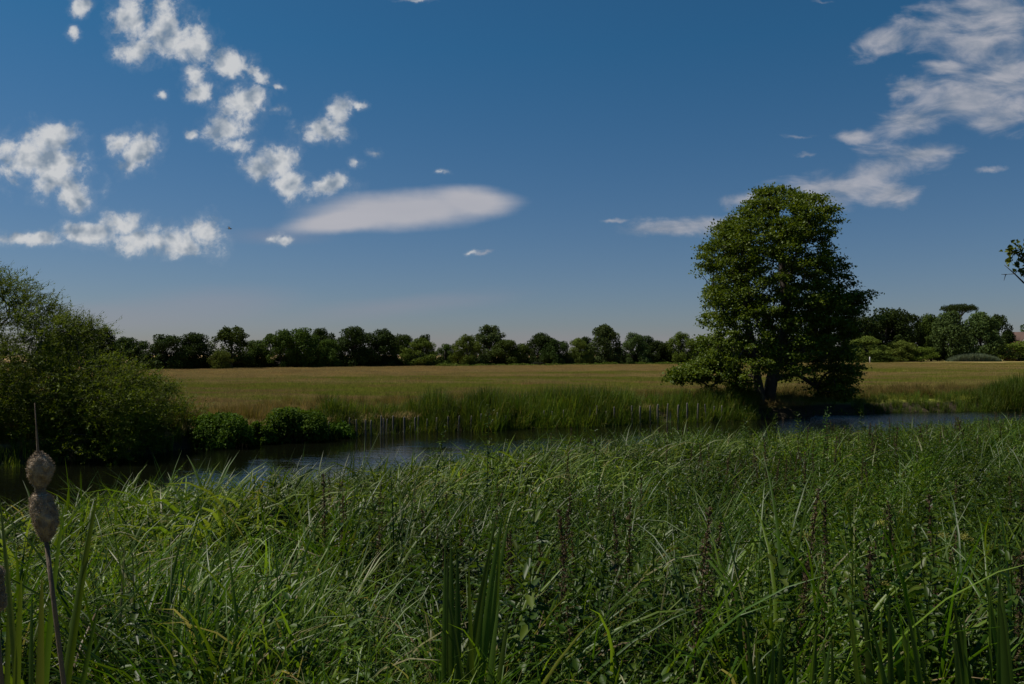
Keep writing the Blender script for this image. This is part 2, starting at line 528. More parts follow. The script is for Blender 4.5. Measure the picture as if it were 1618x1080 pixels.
M = {
    'sedge': leaf_mat('sedge_leaf', [(0.0, (0.023, 0.056, 0.002)), (0.5, (0.050, 0.096, 0.004)), (0.86, (0.098, 0.148, 0.010)), (0.95, (0.15, 0.14, 0.06)), (1.0, (0.20, 0.13, 0.06))], 0.38, 0.42, 0.30, (0.45, 0.55, 1.35)),
    'sweet': leaf_mat('sweet_grass_leaf', [(0.0, (0.050, 0.086, 0.005)), (0.6, (0.096, 0.144, 0.010)), (0.95, (0.155, 0.205, 0.026)), (1.0, (0.19, 0.14, 0.06))], 0.40, 0.45, 0.25, (0.45, 0.6, 1.3)),
    'nettle': leaf_mat('nettle_leaf', [(0.0, (0.018, 0.044, 0.003)), (0.6, (0.041, 0.078, 0.005)), (1.0, (0.084, 0.118, 0.010))], 0.34, 0.45, 0.28, (0.5, 0.6, 1.35)),
    'seedstalk': leaf_mat('seeding_stalk', [(0.0, (0.05, 0.033, 0.016)), (1.0, (0.10, 0.070, 0.035))], 0.2, 0.7, 0.2),
    'iris': leaf_mat('iris_leaf', [(0.0, (0.036, 0.070, 0.008)), (0.8, (0.070, 0.114, 0.012)), (1.0, (0.16, 0.11, 0.05))], 0.35, 0.38, 0.4),
    'bankreed': leaf_mat('bank_reed_leaf', [(0.0, (0.036, 0.070, 0.005)), (0.6, (0.070, 0.112, 0.009)), (0.9, (0.13, 0.165, 0.018)), (1.0, (0.20, 0.16, 0.05))], 0.35, 0.55, 0.2, (0.25, 0.7, 1.3)),
    'rust': leaf_mat('seeding_grass', [(0.0, (0.075, 0.085, 0.016)), (0.5, (0.14, 0.105, 0.03)), (1.0, (0.21, 0.125, 0.055))], 0.3, 0.8, 0.1, (0.2, 0.8, 1.2)),
    'alder': leaf_mat('alder_leaf', [(0.0, (0.046, 0.070, 0.004)), (0.6, (0.074, 0.104, 0.007)), (1.0, (0.125, 0.150, 0.012))], 0.28, 0.55, 0.18),
    'willow': leaf_mat('willow_leaf', [(0.0, (0.058, 0.098, 0.005)), (0.6, (0.100, 0.153, 0.008)), (1.0, (0.15, 0.20, 0.016))], 0.33, 0.6, 0.15, (0.5, 0.8, 1.2)),
    'bush': leaf_mat('shrub_leaf', [(0.0, (0.034, 0.072, 0.005)), (0.7, (0.062, 0.112, 0.008)), (1.0, (0.10, 0.150, 0.016))], 0.3, 0.7, 0.1),
    'far': leaf_mat('far_foliage', [(0.0, (0.6, 0.65, 0.6)), (0.6, (1.0, 1.0, 1.0)), (1.0, (1.3, 1.25, 1.2))], 0.2, 0.8, 0.1, None, True, 1.2),
    'bark': bark_mat('bark', (0.030, 0.024, 0.018), (0.085, 0.070, 0.052)),
    'twig': bark_mat('dead_wood', (0.16, 0.13, 0.10), (0.30, 0.25, 0.20)),
    'stake': bark_mat('weathered_wood', (0.06, 0.052, 0.042), (0.15, 0.13, 0.10), 14),
    'stem': bark_mat('dry_stem', (0.07, 0.048, 0.03), (0.14, 0.10, 0.066), 30),
    'fluff': bark_mat('seed_fluff', (0.24, 0.175, 0.115), (0.50, 0.40, 0.28), 90, 1.0, (1, 1, 1)),
    'ground': ground_mat(), 'meadow': meadow_mat(), 'water': water_mat(),
}

# ------------------------------------------------------------------ terrain
FAR = np.array([(-1500, -1500), (-60, -20), (-30, 6), (-17, 18.5), (-13.6, 21.6), (-11.3, 23.5), (-10.2, 26), (-8.6, 27.2), (-7, 28.6), (-4.6, 30.7),
                (-0.2, 32.6), (5.3, 35), (9, 36.6), (11, 37.4), (13, 37.9), (15.5, 39.9), (21.4, 42), (28, 43.6), (60, 54), (150, 70), (1500, 300)], float)
NEAR = np.array([(-1500, -1540), (-60, -42), (-30, -14), (-12, 1.5), (-7.5, 7.2), (-5.6, 9.2), (-4.6, 10.4), (-3.0, 11.3), (-1.6, 12.2), (-0.7, 13.4), (0.8, 14.8),
                 (2.8, 16.6), (5.5, 18.6), (7.5, 19.6), (12, 22), (14.8, 23.2), (30, 31), (60, 42), (150, 56), (1500, 286)], float)


def sm(a, b, x):
    t = np.clip((x - a) / (b - a), 0, 1)
    return t * t * (3 - 2 * t)


def wob(x):
    return 0.25 * np.sin(x * 1.3) + 0.15 * np.sin(x * 3.1 + 1) + 0.08 * np.sin(x * 7.3 + 2)


def d_far(x, y):
    return (y - np.interp(x, FAR[:, 0], FAR[:, 1]) - wob(x) * 0.6) * 0.88


def d_near(x, y):
    return (np.interp(x, NEAR[:, 0], NEAR[:, 1]) + wob(x + 3) - y) * 0.82


def ground_h(x, y):
    hf = -0.9 + 1.5 * sm(-1.5, 1.0, d_far(x, y))
    r = np.hypot(x, y)
    hn = -0.9 + 1.12 * sm(-1.6, 0.9, d_near(x, y)) + 0.95 * (1 - sm(1.0, 7.5, r)) * sm(0, 2, d_near(x, y))
    h = np.maximum(hf, hn)
    h = h + 0.05 * np.sin(x * 0.7 + 0.4 * y) * np.sin(y * 0.9) * (h > 0.1)
    return h


xs = np.concatenate([-np.geomspace(3000, 45, 14)[:-1], np.arange(-45, 62, 0.4), np.geomspace(62, 3000, 14)])
ys = np.concatenate([-np.geomspace(3000, 12, 12)[:-1], np.arange(-12, 62, 0.4), np.geomspace(62, 4000, 26)])
X, Y = np.meshgrid(xs, ys)
Z = ground_h(X, Y)
nx, ny = len(xs), len(ys)
gi = np.arange(nx * ny).reshape(ny, nx)
gb = MB()
gb.add(np.stack([X, Y, Z], -1), [np.stack([gi[:-1, :-1], gi[:-1, 1:], gi[1:, 1:], gi[1:, :-1]], -1).reshape(-1, 4)], 0.5)
tag(gb.build('ground', M['ground'], smooth=True), kind='structure')

# water: a strip following the river, running under both banks
wx = np.concatenate([[-1400, -400, -120, -60], np.arange(-40, 62, 2.0), [90, 150, 400, 1400]])
yf = np.interp(wx, FAR[:, 0], FAR[:, 1]) + 2.0
yn = np.interp(wx, NEAR[:, 0], NEAR[:, 1]) - 2.2
wv = np.concatenate([np.stack([wx, yn, 0 * wx], 1), np.stack([wx, yf, 0 * wx], 1)])
k = np.arange(len(wx) - 1)
wb = MB()
wb.add(wv, [np.stack([k, k + 1, k + 1 + len(wx), k + len(wx)], 1)], 0.5)
tag(wb.build('water', M['water']), kind='structure')


# ------------------------------------------------------------------ scattering of uncountable plants
def scatter(name, label, cat, pts, rots, scl, idx, variants):
    coll = bpy.data.collections.new(name + '_plants')
    for i, me in enumerate(variants):
        coll.objects.link(bpy.data.objects.new('%s_plant_%02d' % (name, i), me))
    me = bpy.data.meshes.new(name)
    me.vertices.add(len(pts))
    me.vertices.foreach_set('co', np.asarray(pts, np.float32).ravel())
    a = me.attributes.new('rot', 'FLOAT_VECTOR', 'POINT'); a.data.foreach_set('vector', np.asarray(rots, np.float32).ravel())
    a = me.attributes.new('scl', 'FLOAT_VECTOR', 'POINT'); a.data.foreach_set('vector', np.asarray(scl, np.float32).ravel())
    a = me.attributes.new('idx', 'INT', 'POINT'); a.data.foreach_set('value', np.asarray(idx, np.int32))
    o = bpy.data.objects.new(name, me)
    COL.objects.link(o)
    ng = bpy.data.node_groups.new(name, 'GeometryNodeTree')
    ng.interface.new_socket('Geometry', in_out='INPUT', socket_type='NodeSocketGeometry')
    ng.interface.new_socket('Geometry', in_out='OUTPUT', socket_type='NodeSocketGeometry')
    N = ng.nodes.new
    gin, gout, ip, ci = N('NodeGroupInput'), N('NodeGroupOutput'), N('GeometryNodeInstanceOnPoints'), N('GeometryNodeCollectionInfo')
    ci.inputs['Collection'].default_value = coll
    ci.inputs['Separate Children'].default_value = True
    ci.inputs['Reset Children'].default_value = True
    ip.inputs['Pick Instance'].default_value = True
    L = ng.links.new
    L(gin.outputs[0], ip.inputs['Points'])
    L(ci.outputs[0], ip.inputs['Instance'])
    for nm, ty, so in (('rot', 'FLOAT_VECTOR', 'Rotation'), ('scl', 'FLOAT_VECTOR', 'Scale'), ('idx', 'INT', 'Instance Index')):
        na = N('GeometryNodeInputNamedAttribute')
        na.data_type = ty
        na.inputs[0].default_value = nm
        L(na.outputs[0], ip.inputs[so])
    L(ip.outputs[0], gout.inputs[0])
    md = o.modifiers.new('scatter', 'NODES')
    md.node_group = ng
    tag(o, label, cat, kind='stuff')
    return o


def sedge_tuft(seed, n, H, W, spread, up, curlr, mat='sedge', bias=0.0, segs=8, kinks=0.15):
    rng = np.random.default_rng(seed)
    mb = MB()
    r = spread * np.sqrt(rng.random(n))
    a = rng.random(n) * 6.283
    P = np.stack([r * np.cos(a), r * np.sin(a), np.full(n, -0.05)], 1)
    az = a + rng.normal(0, 0.8, n)
    if bias:
        az = np.where(rng.random(n) < bias, rng.normal(0.1, 0.5, n), az)
    th0 = np.abs(rng.normal(0, up, n))
    curl = rng.uniform(curlr[0], curlr[1], n)
    L = H * rng.uniform(0.6, 1.15, n)
    Wd = W * rng.uniform(0.6, 1.3, n)
    kp = rng.uniform(0.5, 0.85, n)
    ka = np.where(rng.random(n) < kinks, rng.uniform(0.6, 1.6, n), 0)
    add_blades(mb, P, az, th0, curl, L, Wd, rng.random(n), segs, 2.0, 0.7, rng, kink=(kp, ka))
    return mb.mesh('tuft', M[mat])


def nettle_plant(seed, H, pairs, mat='nettle', leafL=0.092, stem_r=0.0024):
    rng = np.random.default_rng(seed)
    mb = MB()
    n = pairs
    bend = rng.uniform(-0.10, 0.10, 2)
    def stem(s):
        return np.stack([bend[0] * s ** 2 * H, bend[1] * s ** 2 * H, s * H], -1)
    s = np.linspace(0, 1, 9)
    pp = stem(s)
    add_tubes(mb, pp[:-1], pp[1:], stem_r, stem_r * 0.75, 0.5, 4)
    t = np.linspace(0.12, 0.985, n)
    for k in range(2):
        for side in (0, 1):
            q = t
            P = stem(q)
            ang = np.arange(n) * 1.571 + side * np.pi + rng.normal(0, 0.25, n)
            if k == 1:      # leaves of short side shoots
                ang = ang + 0.5
                P = P + np.stack([np.cos(ang), np.sin(ang), 0.6 * np.ones(n)], 1) * 0.035
            el = rng.uniform(-0.5, 0.5, n) + (q > 0.85) * 0.4
            D = np.stack([np.cos(ang) * np.cos(el), np.sin(ang) * np.cos(el), np.sin(el)], 1)
            size = leafL * np.interp(q, [0, 0.5, 0.85, 1.0], [0.9, 1.15, 0.8, 0.35]) * rng.uniform(0.75, 1.2, n) * (0.6 if k else 1)
            N = np.tile([0, 0, 1.0], (n, 1)) + rng.normal(0, 0.25, (n, 3))
            add_leaves(mb, P, D, N, size, size * 0.42, rng.random(n), 0.08, six=True)
    return mb.mesh('nettle', M[mat])


def seed_plant(seed, H):
    """brownish seeding spike of dock or nettle: stalk with dense little scales"""
    rng = np.random.default_rng(seed)
    mb = MB()
    b = rng.uniform(-0.08, 0.08, 2)
    s = np.linspace(0, 1, 7)
    pp = np.stack([b[0] * s * H, b[1] * s * H, s * H], 1)
    add_tubes(mb, pp[:-1], pp[1:], 0.003, 0.002, 0.2, 4)
    n = 260
    q = rng.uniform(0.55, 1.0, n)
    a = rng.random(n) * 6.283
    rr = 0.025 * (1.15 - q) * 2 * rng.random(n)
    P = np.stack([b[0] * q * H + np.cos(a) * rr, b[1] * q * H + np.sin(a) * rr, q * H], 1)
    add_leaves(mb, P, rand_unit(rng, n) + [0, 0, 0.4], rand_unit(rng, n), 0.016, 0.010, rng.random(n))
    return mb.mesh('seed_stalk', M['seedstalk'])


def herb_clump(seed, n=300, rad=0.28, H=0.50, L=0.034, mat='nettle', ratio=0.55):
    rng = np.random.default_rng(seed)
    mb = MB()
    a = rng.random(n) * 6.283
    r = rad * np.sqrt(rng.random(n))
    z = H * rng.random(n) ** 0.7 * (1 - 0.4 * (r / rad) ** 2)
    P = np.stack([r * np.cos(a), r * np.sin(a), z], 1)
    D = np.stack([np.cos(a), np.sin(a), rng.uniform(-0.2, 0.8, n)], 1) + rng.normal(0, 0.5, (n, 3))
    l = L * rng.uniform(0.6, 1.4, n)
    add_leaves(mb, P, D, np.array([0, 0, 1.0]) + rng.normal(0, 0.45, (n, 3)), l, l * ratio, rng.random(n), 0.1, six=True)
    return mb.mesh('herb', M[mat])


RNG = np.random.default_rng(7)


def wedge_points(n, rmin, rmax, px0=-260, px1=1880, fade=0.9):
    """random points on the near bank inside what the camera could see, denser close by"""
    out = []
    while len(out) < n:
        m = n * 3
        d = rmin + (rmax - rmin) * RNG.random(m) ** fade
        u = (RNG.uniform(px0, px1, m) - 809) / FPX
        x, y = u * d, d
        ok = (d_near(x, y) > 0.05) & (RNG.random(m) < np.clip(d / rmax + 0.25, 0, 1))
        out += list(zip(x[ok], y[ok]))
    p = np.array(out[:n])
    return np.concatenate([p, ground_h(p[:, 0], p[:, 1])[:, None]], 1)


def lownoise(x, y, s, seed=0):
    return (np.sin(x * s + seed) * np.cos(y * s * 1.3 + 2 * seed) + np.sin(x * s * 2.3 + y * s * 1.7 + seed * 3) * 0.6) / 1.6


def rots_for(n, tilt=0.12):
    return np.stack([RNG.normal(0, tilt, n), RNG.normal(0, tilt, n), RNG.random(n) * 6.283], 1)


def canopy_cap(P):
    """tallest plant top allowed near the viewer so the frame's foot stays open"""
    d = P[:, 1]
    x = P[:, 0]
    px = 809 + x / np.maximum(d, 0.3) * FPX
    lim = np.interp(px, [0, 250, 620, 720, 1000, 1200, 1618], [1.40, 1.52, 1.50, 1.48, 1.46, 1.50, 1.50])
    sky_y = np.interp(px, [-300, 0, 200, 400, 620, 700, 850, 1000, 1180, 1300, 1500, 1618, 1900], [850, 796, 750, 737, 724, 702, 688, 679, 674, 674, 663, 655, 642])
    top_ = CAMZ - (sky_y - HOR) / FPX * d - ground_h(x, d)
    patch = 1 + 0.16 * lownoise(x, d, 1.1, 6) + 0.08 * lownoise(x, d, 2.9, 2)
    near_ = np.where(d < 3.8, 0.80 + 0.10 * (d - 2.6), 9.0)
    return np.maximum(0.35, np.minimum(np.minimum(lim * patch, top_ * 1.02), near_))


# sedge and sweet-grass
tufts = [sedge_tuft(10 + i, 26, 1.45, 0.019, 0.16, 0.15, (0.5, 2.2), bias=0.35) for i in range(6)] + \
        [sedge_tuft(30 + i, 34, 1.20, 0.011, 0.18, 0.25, (0.8, 2.7), bias=0.25) for i in range(6)] + \
        [sedge_tuft(50 + i, 14, 1.35, 0.027, 0.14, 0.12, (0.2, 1.7)) for i in range(4)] + \
        [sedge_tuft(60 + i, 12, 1.40, 0.034, 0.10, 0.10, (0.9, 2.4), bias=0.45, kinks=0.25, mat='sweet') for i in range(4)]
P = wedge_points(9500, 2.6, 27)
pxs = 809 + P[:, 0] / P[:, 1] * FPX
# fewer blades on the nettle-grown right half
keep = RNG.random(len(P)) < np.interp(pxs, [600, 1000, 1250, 1618], [1.0, 0.62, 0.36, 0.40]) * np.clip(0.8 + 0.8 * lownoise(P[:, 0], P[:, 1], 1.0, 1), 0.15, 1)
P = P[keep]
sc_ = RNG.uniform(0.62, 1.0, len(P)) * canopy_cap(P) / 1.25
Pe = wedge_points(9000, 5, 27)
pe_x = 809 + Pe[:, 0] / Pe[:, 1] * FPX
Pe = Pe[(d_near(Pe[:, 0], Pe[:, 1]) < 3.2) & (RNG.random(len(Pe)) < np.interp(pe_x, [650, 1100, 1618], [0.9, 0.35, 0.12]))]
idx = np.where(lownoise(P[:, 0], P[:, 1], 1.4, 5) + RNG.normal(0, .5, len(P)) > 0, RNG.integers(0, 6, len(P)), RNG.integers(6, 16, len(P)))
scatter('sedge_bed', 'dense bed of arching green sedge and sweet-grass leaves filling the near bank', 'sedge',
        np.concatenate([P, Pe]), np.stack([RNG.normal(0, .1, len(P) + len(Pe)), RNG.normal(0, .1, len(P) + len(Pe)), RNG.normal(0, 1.2, len(P) + len(Pe))], 1),
        np.repeat(np.concatenate([sc_, RNG.uniform(0.72, 1.0, len(Pe)) * canopy_cap(Pe) / 1.18])[:, None], 3, 1),
        np.concatenate([idx, RNG.integers(16, 20, len(Pe))]), tufts)

# nettles and tall herbs
nets = [nettle_plant(70 + i, 1.3, 17 + i % 3) for i in range(7)]
P = wedge_points(10500, 3.0, 27)
pxs = 809 + P[:, 0] / P[:, 1] * FPX
keep = RNG.random(len(P)) < np.interp(pxs, [0, 500, 950, 1618], [0.12, 0.32, 0.85, 0.95]) * np.clip(0.8 + 0.7 * lownoise(P[:, 0], P[:, 1], 0.9, 4), 0.15, 1)
P = P[keep]
sc_ = RNG.uniform(0.62, 1.02, len(P)) * canopy_cap(P) / 1.30
scatter('nettle_bed', 'thick stand of leafy green nettles and tall herbs on the near bank', 'nettles',
        P, rots_for(len(P), 0.13), np.repeat(sc_[:, None], 3, 1), RNG.integers(0, 7, len(P)), nets)

# seeding stalks
sst = [seed_plant(90 + i, 1.35) for i in range(4)]
P = wedge_points(900, 3.8, 26, 500)
keep = lownoise(P[:, 0], P[:, 1], 0.7, 9) > 0.1
P = P[keep]
sc_ = RNG.uniform(0.8, 1.05, len(P)) * canopy_cap(P) / 1.32
scatter('seeding_stalks', 'brown seeding stalks standing among the nettles on the near bank', 'seed stalks',
        P, rots_for(len(P), 0.10), np.repeat(sc_[:, None], 3, 1), RNG.integers(0, 4, len(P)), sst)

# low leafy undergrowth
hbs = [herb_clump(110 + i) for i in range(5)]
P = wedge_points(5200, 2.2, 26)
P = P[RNG.random(len(P)) < np.clip(0.65 + 0.8 * lownoise(P[:, 0], P[:, 1], 1.7, 8), 0.15, 1)]
scatter('undergrowth', 'low leafy undergrowth in the shade below the sedge and nettles', 'undergrowth',
        P, rots_for(len(P), 0.15), np.repeat(RNG.uniform(0.9, 1.7, len(P))[:, None], 3, 1), RNG.integers(0, 5, len(P)), hbs)

# dead straws
def straw(seed):
    rng = np.random.default_rng(seed)
    mb = MB()
    n = 4
    P = rng.uniform(-0.1, 0.1, (n, 3)) * [1, 1, 0]
    add_blades(mb, P, rng.random(n) * 6.283, rng.uniform(0, 0.7, n), rng.uniform(0.1, 1.6, n), rng.uniform(0.8, 1.45, n), np.full(n, 0.006), rng.random(n), 7, 2.0, 0.8, rng,
               kink=(rng.uniform(0.5, 0.8, n), rng.uniform(0, 1.2, n)))
    return mb.mesh('straw', M['stem'])
P = wedge_points(300, 4.0, 24)
scatter('dead_straws', 'thin bleached dead straws leaning through the green sedge', 'dead straws',
        P, rots_for(len(P), 0.2), np.repeat(RNG.uniform(0.8, 1.1, len(P))[:, None], 3, 1), RNG.integers(0, 4, len(P)), [straw(130 + i) for i in range(4)])

# ------------------------------------------------------------------ far bank and meadow cover
def bank_points(n, d0, d1, x0=-16, x1=46):
    x = RNG.uniform(x0, x1, n)
    dd = RNG.uniform(d0, d1, n)
    y = np.interp(x, FAR[:, 0], FAR[:, 1]) + wob(x) * 0.6 + dd / 0.88
    return np.stack([x, y, ground_h(x, y)], 1), dd


def pxof(P):
    return 809 + P[:, 0] / P[:, 1] * FPX


reeds = [sedge_tuft(150 + i, 22, 1.25, 0.022, 0.16, 0.10, (0.1, 1.0), 'bankreed', segs=6) for i in range(6)]
P, dd = bank_points(6400, -0.7, 1.5)
px = pxof(P)
# height of the reeds along the bank, read off the photograph
prof = np.interp(px, [150, 250, 330, 480, 520, 560, 620, 655, 690, 720, 760, 790, 810, 900, 960, 985, 1010, 1060, 1180, 1200, 1230, 1335, 1350, 1480, 1530, 1570, 1618, 1800],
                 [0.5, 0.6, 0.22, 0.25, 0.85, 0.6, 0.55, 0.65, 0.98, 0.65, 0.98, 1.0, 0.85, 1.05, 0.95, 1.0, 0.62, 0.68, 1.0, 0.5, 0.15, 0.2, 0.40, 0.44, 0.56, 0.95, 1.25, 1.2])
s = prof * RNG.uniform(0.75, 1.15, len(P)) * (1 - 0.10 * np.abs(dd))
keep = (RNG.random(len(P)) < np.clip(prof * 1.0, 0.12, 0.9)) & (s > 0.12)
P, s = P[keep], s[keep]
scatter('bank_reeds', 'dark green upright reeds and grasses fringing the far bank', 'reeds',
        P, rots_for(len(P), 0.08), np.repeat(s[:, None], 3, 1), RNG.integers(0, 6, len(P)), reeds)

rust = []
for i in range(5):
    rng = np.random.default_rng(170 + i)
    mb = MB()
    n = 110
    r = 0.32 * np.sqrt(rng.random(n)); a = rng.random(n) * 6.283
    Pb = np.stack([r * np.cos(a), r * np.sin(a), 0 * r], 1)
    add_blades(mb, Pb, a + rng.normal(0, 1, n), np.abs(rng.normal(0, 0.18, n)), rng.uniform(0, 0.9, n), 0.62 * rng.uniform(0.5, 1.2, n), 0.012 * rng.uniform(0.5, 1.4, n), rng.random(n), 4, 2, 0.6, rng)
    rust.append(mb.mesh('seeding_grass', M['rust']))
P, dd = bank_points(3800, 0.9, 9.0, -20, 50)
keep = RNG.random(len(P)) < np.clip(1.1 - (dd - 0.9) / 9, 0, 1) * np.clip(0.7 + 0.7 * lownoise(P[:, 0], P[:, 1], 0.6, 3), 0.1, 1)
P = P[keep]
scatter('bank_grass', 'rusty and green seeding grass along the top of the far bank', 'grass',
        P, rots_for(len(P), 0.08), np.repeat(RNG.uniform(0.6, 1.05, len(P))[:, None], 3, 1), RNG.integers(0, 5, len(P)), rust)

patches = []
for i in range(5):
    rng = np.random.default_rng(190 + i)
    mb = MB()
    n = 1100
    Pb = np.stack([rng.uniform(-1.6, 1.6, n), rng.uniform(-1.6, 1.6, n), np.full(n, -0.04)], 1)
    add_blades(mb, Pb, rng.random(n) * 6.283, np.abs(rng.normal(0, 0.3, n)), rng.uniform(0.1, 1.3, n), 0.30 * rng.uniform(0.4, 1.3, n), 0.022 * rng.uniform(0.5, 1.4, n), rng.random(n), 2, 1.6, 0.6, rng)
    patches.append(mb.mesh('meadow_patch', M['meadow']))
d = 27 + (230 - 27) * RNG.random(9000) ** 1.15
x = (RNG.uniform(-60, 1700, 9000) - 809) / FPX * d
ok = d_far(x, d) > 1.6
P = np.stack([x[ok], d[ok], ground_h(x[ok], d[ok])], 1)
scatter('meadow_grass', 'straw coloured and green meadow grass covering the flat field', 'meadow grass',
        P, np.stack([0 * P[:, 0], 0 * P[:, 0], RNG.random(len(P)) * 6.283], 1), np.repeat(RNG.uniform(0.8, 1.1, len(P))[:, None], 3, 1), RNG.integers(0, 5, len(P)), patches)

# ------------------------------------------------------------------ trees
def grow(attr, trunks, rng, zpen=0.6, pathw=0.25, wander=0.12):
    """joins every attractor to the nearest suitable point of the growing skeleton"""
    nodes, parent, plen = [], [], []
    for tr in trunks:
        prev = -1
        for i, p in enumerate(tr):
            nodes.append(np.array(p, float)); parent.append(prev)
            plen.append(0 if prev < 0 else plen[prev] + np.linalg.norm(nodes[-1] - nodes[prev]))
            prev = len(nodes) - 1
    A = np.array(attr)
    T = np.array(nodes)
    order = np.argsort([np.min(np.linalg.norm(T - a, axis=1)) for a in A])
    cap = len(nodes) + 3 * len(A)
    NA = np.zeros((cap, 3)); PL = np.zeros(cap)
    cnt = len(nodes)
    NA[:cnt] = nodes; PL[:cnt] = plen
    leafnodes = []
    for i in order:
        a = A[i]
        dv = a - NA[:cnt]
        dist = np.linalg.norm(dv, axis=1)
        cost = dist + pathw * PL[:cnt] + zpen * np.maximum(0, -dv[:, 2])
        j = int(np.argmin(cost))
        k = max(1, min(3, int(dist[j] / 0.7)))
        prev = j
        for q in range(1, k + 1):
            f = q / k
            p = NA[j] + dv[j] * f
            if q < k:
                p = p + rng.normal(0, wander * dist[j] / k, 3) + np.array([0, 0, 0.08 * dist[j] * math.sin(f * 3.14)])
            if cnt >= cap:
                break
            NA[cnt] = p; parent.append(prev); PL[cnt] = PL[prev] + np.linalg.norm(p - NA[prev])
            prev = cnt; cnt += 1
        leafnodes.append(prev)
    w = np.zeros(cnt)
    for l in leafnodes:
        w[l] += 1
    for i in range(cnt - 1, -1, -1):
        if parent[i] >= 0:
            w[parent[i]] += w[i]
    return NA[:cnt], np.array(parent[:cnt]), w, leafnodes


def limbs_mesh(NA, parent, w, r0, rmin=0.008, expo=0.5, sides=6):
    mb = MB()
    wm = w.max()
    rad = np.maximum(rmin, r0 * (w / wm) ** expo)
    ch = np.where(parent >= 0)[0]
    pr = parent[ch]
    ra = np.minimum(rad[pr], rad[ch] * 1.6)
    add_tubes(mb, NA[pr], NA[ch], ra, rad[ch], 0.5, sides)
    return mb


def trunk_tube(mb, pts, radii, sides=10):
    poly_tube(mb, pts, radii, sides)


# ---- the alder by the water
TD = 39.0
TX = px2w(1212, TD)
env_y = np.array([300, 312, 340, 365, 400, 440, 480, 520, 560, 585, 600, 612, 626])
env_l = np.array([1198, 1184, 1154, 1118, 1108, 1106, 1108, 1112, 1108, 1100, 1108, 1150, 1290])
env_r = np.array([1240, 1304, 1320, 1322, 1326, 1338, 1352, 1348, 1343, 1340, 1338, 1340, 1338])
rng = np.random.default_rng(5)
att = []
mpp = TD / FPX
bumps = [(rng.uniform(1100, 1350), rng.uniform(330, 600), rng.uniform(-3.5, 3.5), rng.uniform(0.35, 0.85)) for _ in range(62)]
while len(att) < 1350:
    py = rng.uniform(300, 628)
    l, r = np.interp(py, env_y, env_l), np.interp(py, env_y, env_r)
    if rng.random() > ((r - l) / 250) ** 1.3:
        continue
    c, hw = (l + r) / 2, (r - l) / 2
    a = rng.random() * 6.283
    q = rng.random() ** 0.34
    px_ = c + hw * q * math.cos(a)
    dep = min(hw * mpp, 4.0) * q * math.sin(a) * 0.95
    if py > 588 + 8 * math.sin(px_ * 0.13) and 1168 < px_ < 1296:
        continue
    X0, Y0, Z0 = px2w(px_, TD), TD + dep, pz(py, TD)
    if any((X0 - px2w(b[0], TD)) ** 2 + (Z0 - pz(b[1], TD)) ** 2 + (dep - b[2]) ** 2 * 0.6 < b[3] ** 2 for b in bumps):
        continue
    att.append((X0, Y0, Z0))
# low left branch reaching out, drooping right-hand branches, top leader
for _ in range(95):
    f = rng.random()
    att.append((px2w(1150 - 88 * f + rng.normal(0, 5), TD), TD - 1.0 * f + rng.normal(0, 0.5), pz(572 + 22 * f ** 1.5 + rng.normal(0, 6 + 6 * (1 - f)), TD)))
for _ in range(34):
    att.append((px2w(1330 + rng.normal(0, 15), TD), TD + rng.normal(0, 0.9), pz(rng.uniform(575, 626), TD)))
for _ in range(25):
    att.append((px2w(1350 + rng.normal(0, 10), TD), TD + rng.normal(0, 0.8), pz(478 + rng.normal(0, 10), TD)))
for _ in range(8):
    att.append((px2w(1212 + rng.normal(0, 6), TD), TD + rng.normal(0, 0.4), pz(rng.uniform(298, 312), TD)))
bz = 0.25
root = empty('alder_tree', (TX, TD, bz), 'tall broad alder with twin trunks standing alone at the water edge', 'tree')
t1 = [(px2w(1204, TD), TD, bz - .3), (px2w(1201, TD), TD, bz + .7), (px2w(1197, TD), TD + .1, bz + 1.6), (px2w(1190, TD), TD, bz + 2.8), (px2w(1184, TD), TD + .3, bz + 4.4), (px2w(1178, TD), TD, bz + 6.2), (px2w(1186, TD), TD, bz + 7.8)]
t2 = [(px2w(1216, TD), TD + .2, bz - .3), (px2w(1217, TD), TD + .2, bz + .7), (px2w(1222, TD), TD + .3, bz + 1.5), (px2w(1232, TD), TD + .2, bz + 2.7), (px2w(1240, TD), TD - .2, bz + 4.4), (px2w(1238, TD), TD, bz + 6.6), (px2w(1232, TD), TD, bz + 8.6), (px2w(1228, TD), TD, bz + 9.8)]
NA, par, w, lf = grow(att, [t1, t2], rng)
off = np.array([TX, TD, bz])
mb = limbs_mesh(NA - off, par, w, 0.30, 0.012, 0.5)
trunk_tube(mb, np.array(t1) - off, [0.24, 0.19, 0.165, 0.14, 0.11, 0.08, 0.04])
trunk_tube(mb, np.array(t2) - off, [0.38, 0.29, 0.25, 0.20, 0.16, 0.12, 0.08, 0.04])
mb.build('trunk', M['bark'], root, smooth=True)
mb = MB()
C = NA[lf] - off
nl = 80
base = np.repeat(C, nl, 0)
spr = np.repeat(rng.uniform(0.7, 1.25, len(C)), nl)[:, None]
o3 = rng.normal(0, 1, (len(base), 3)) * [0.21, 0.21, 0.085] * spr
Pl = base + o3
out = unit(Pl - np.array([0, 0, 5.5])) * 0.5
add_leaves(mb, Pl, rand_unit(rng, len(Pl)) + out + [0, 0, -0.2], np.array([0, 0, 1.0]) + rng.normal(0, 0.55, (len(Pl), 3)),
           0.122 * rng.uniform(0.7, 1.3, len(Pl)), 0.10 * rng.uniform(0.7, 1.2, len(Pl)), np.clip(rng.random(len(Pl)) * 0.6 + np.repeat(rng.random(len(C)), nl) * 0.4, 0, 1))
mb.build('crown', M['alder'], root)

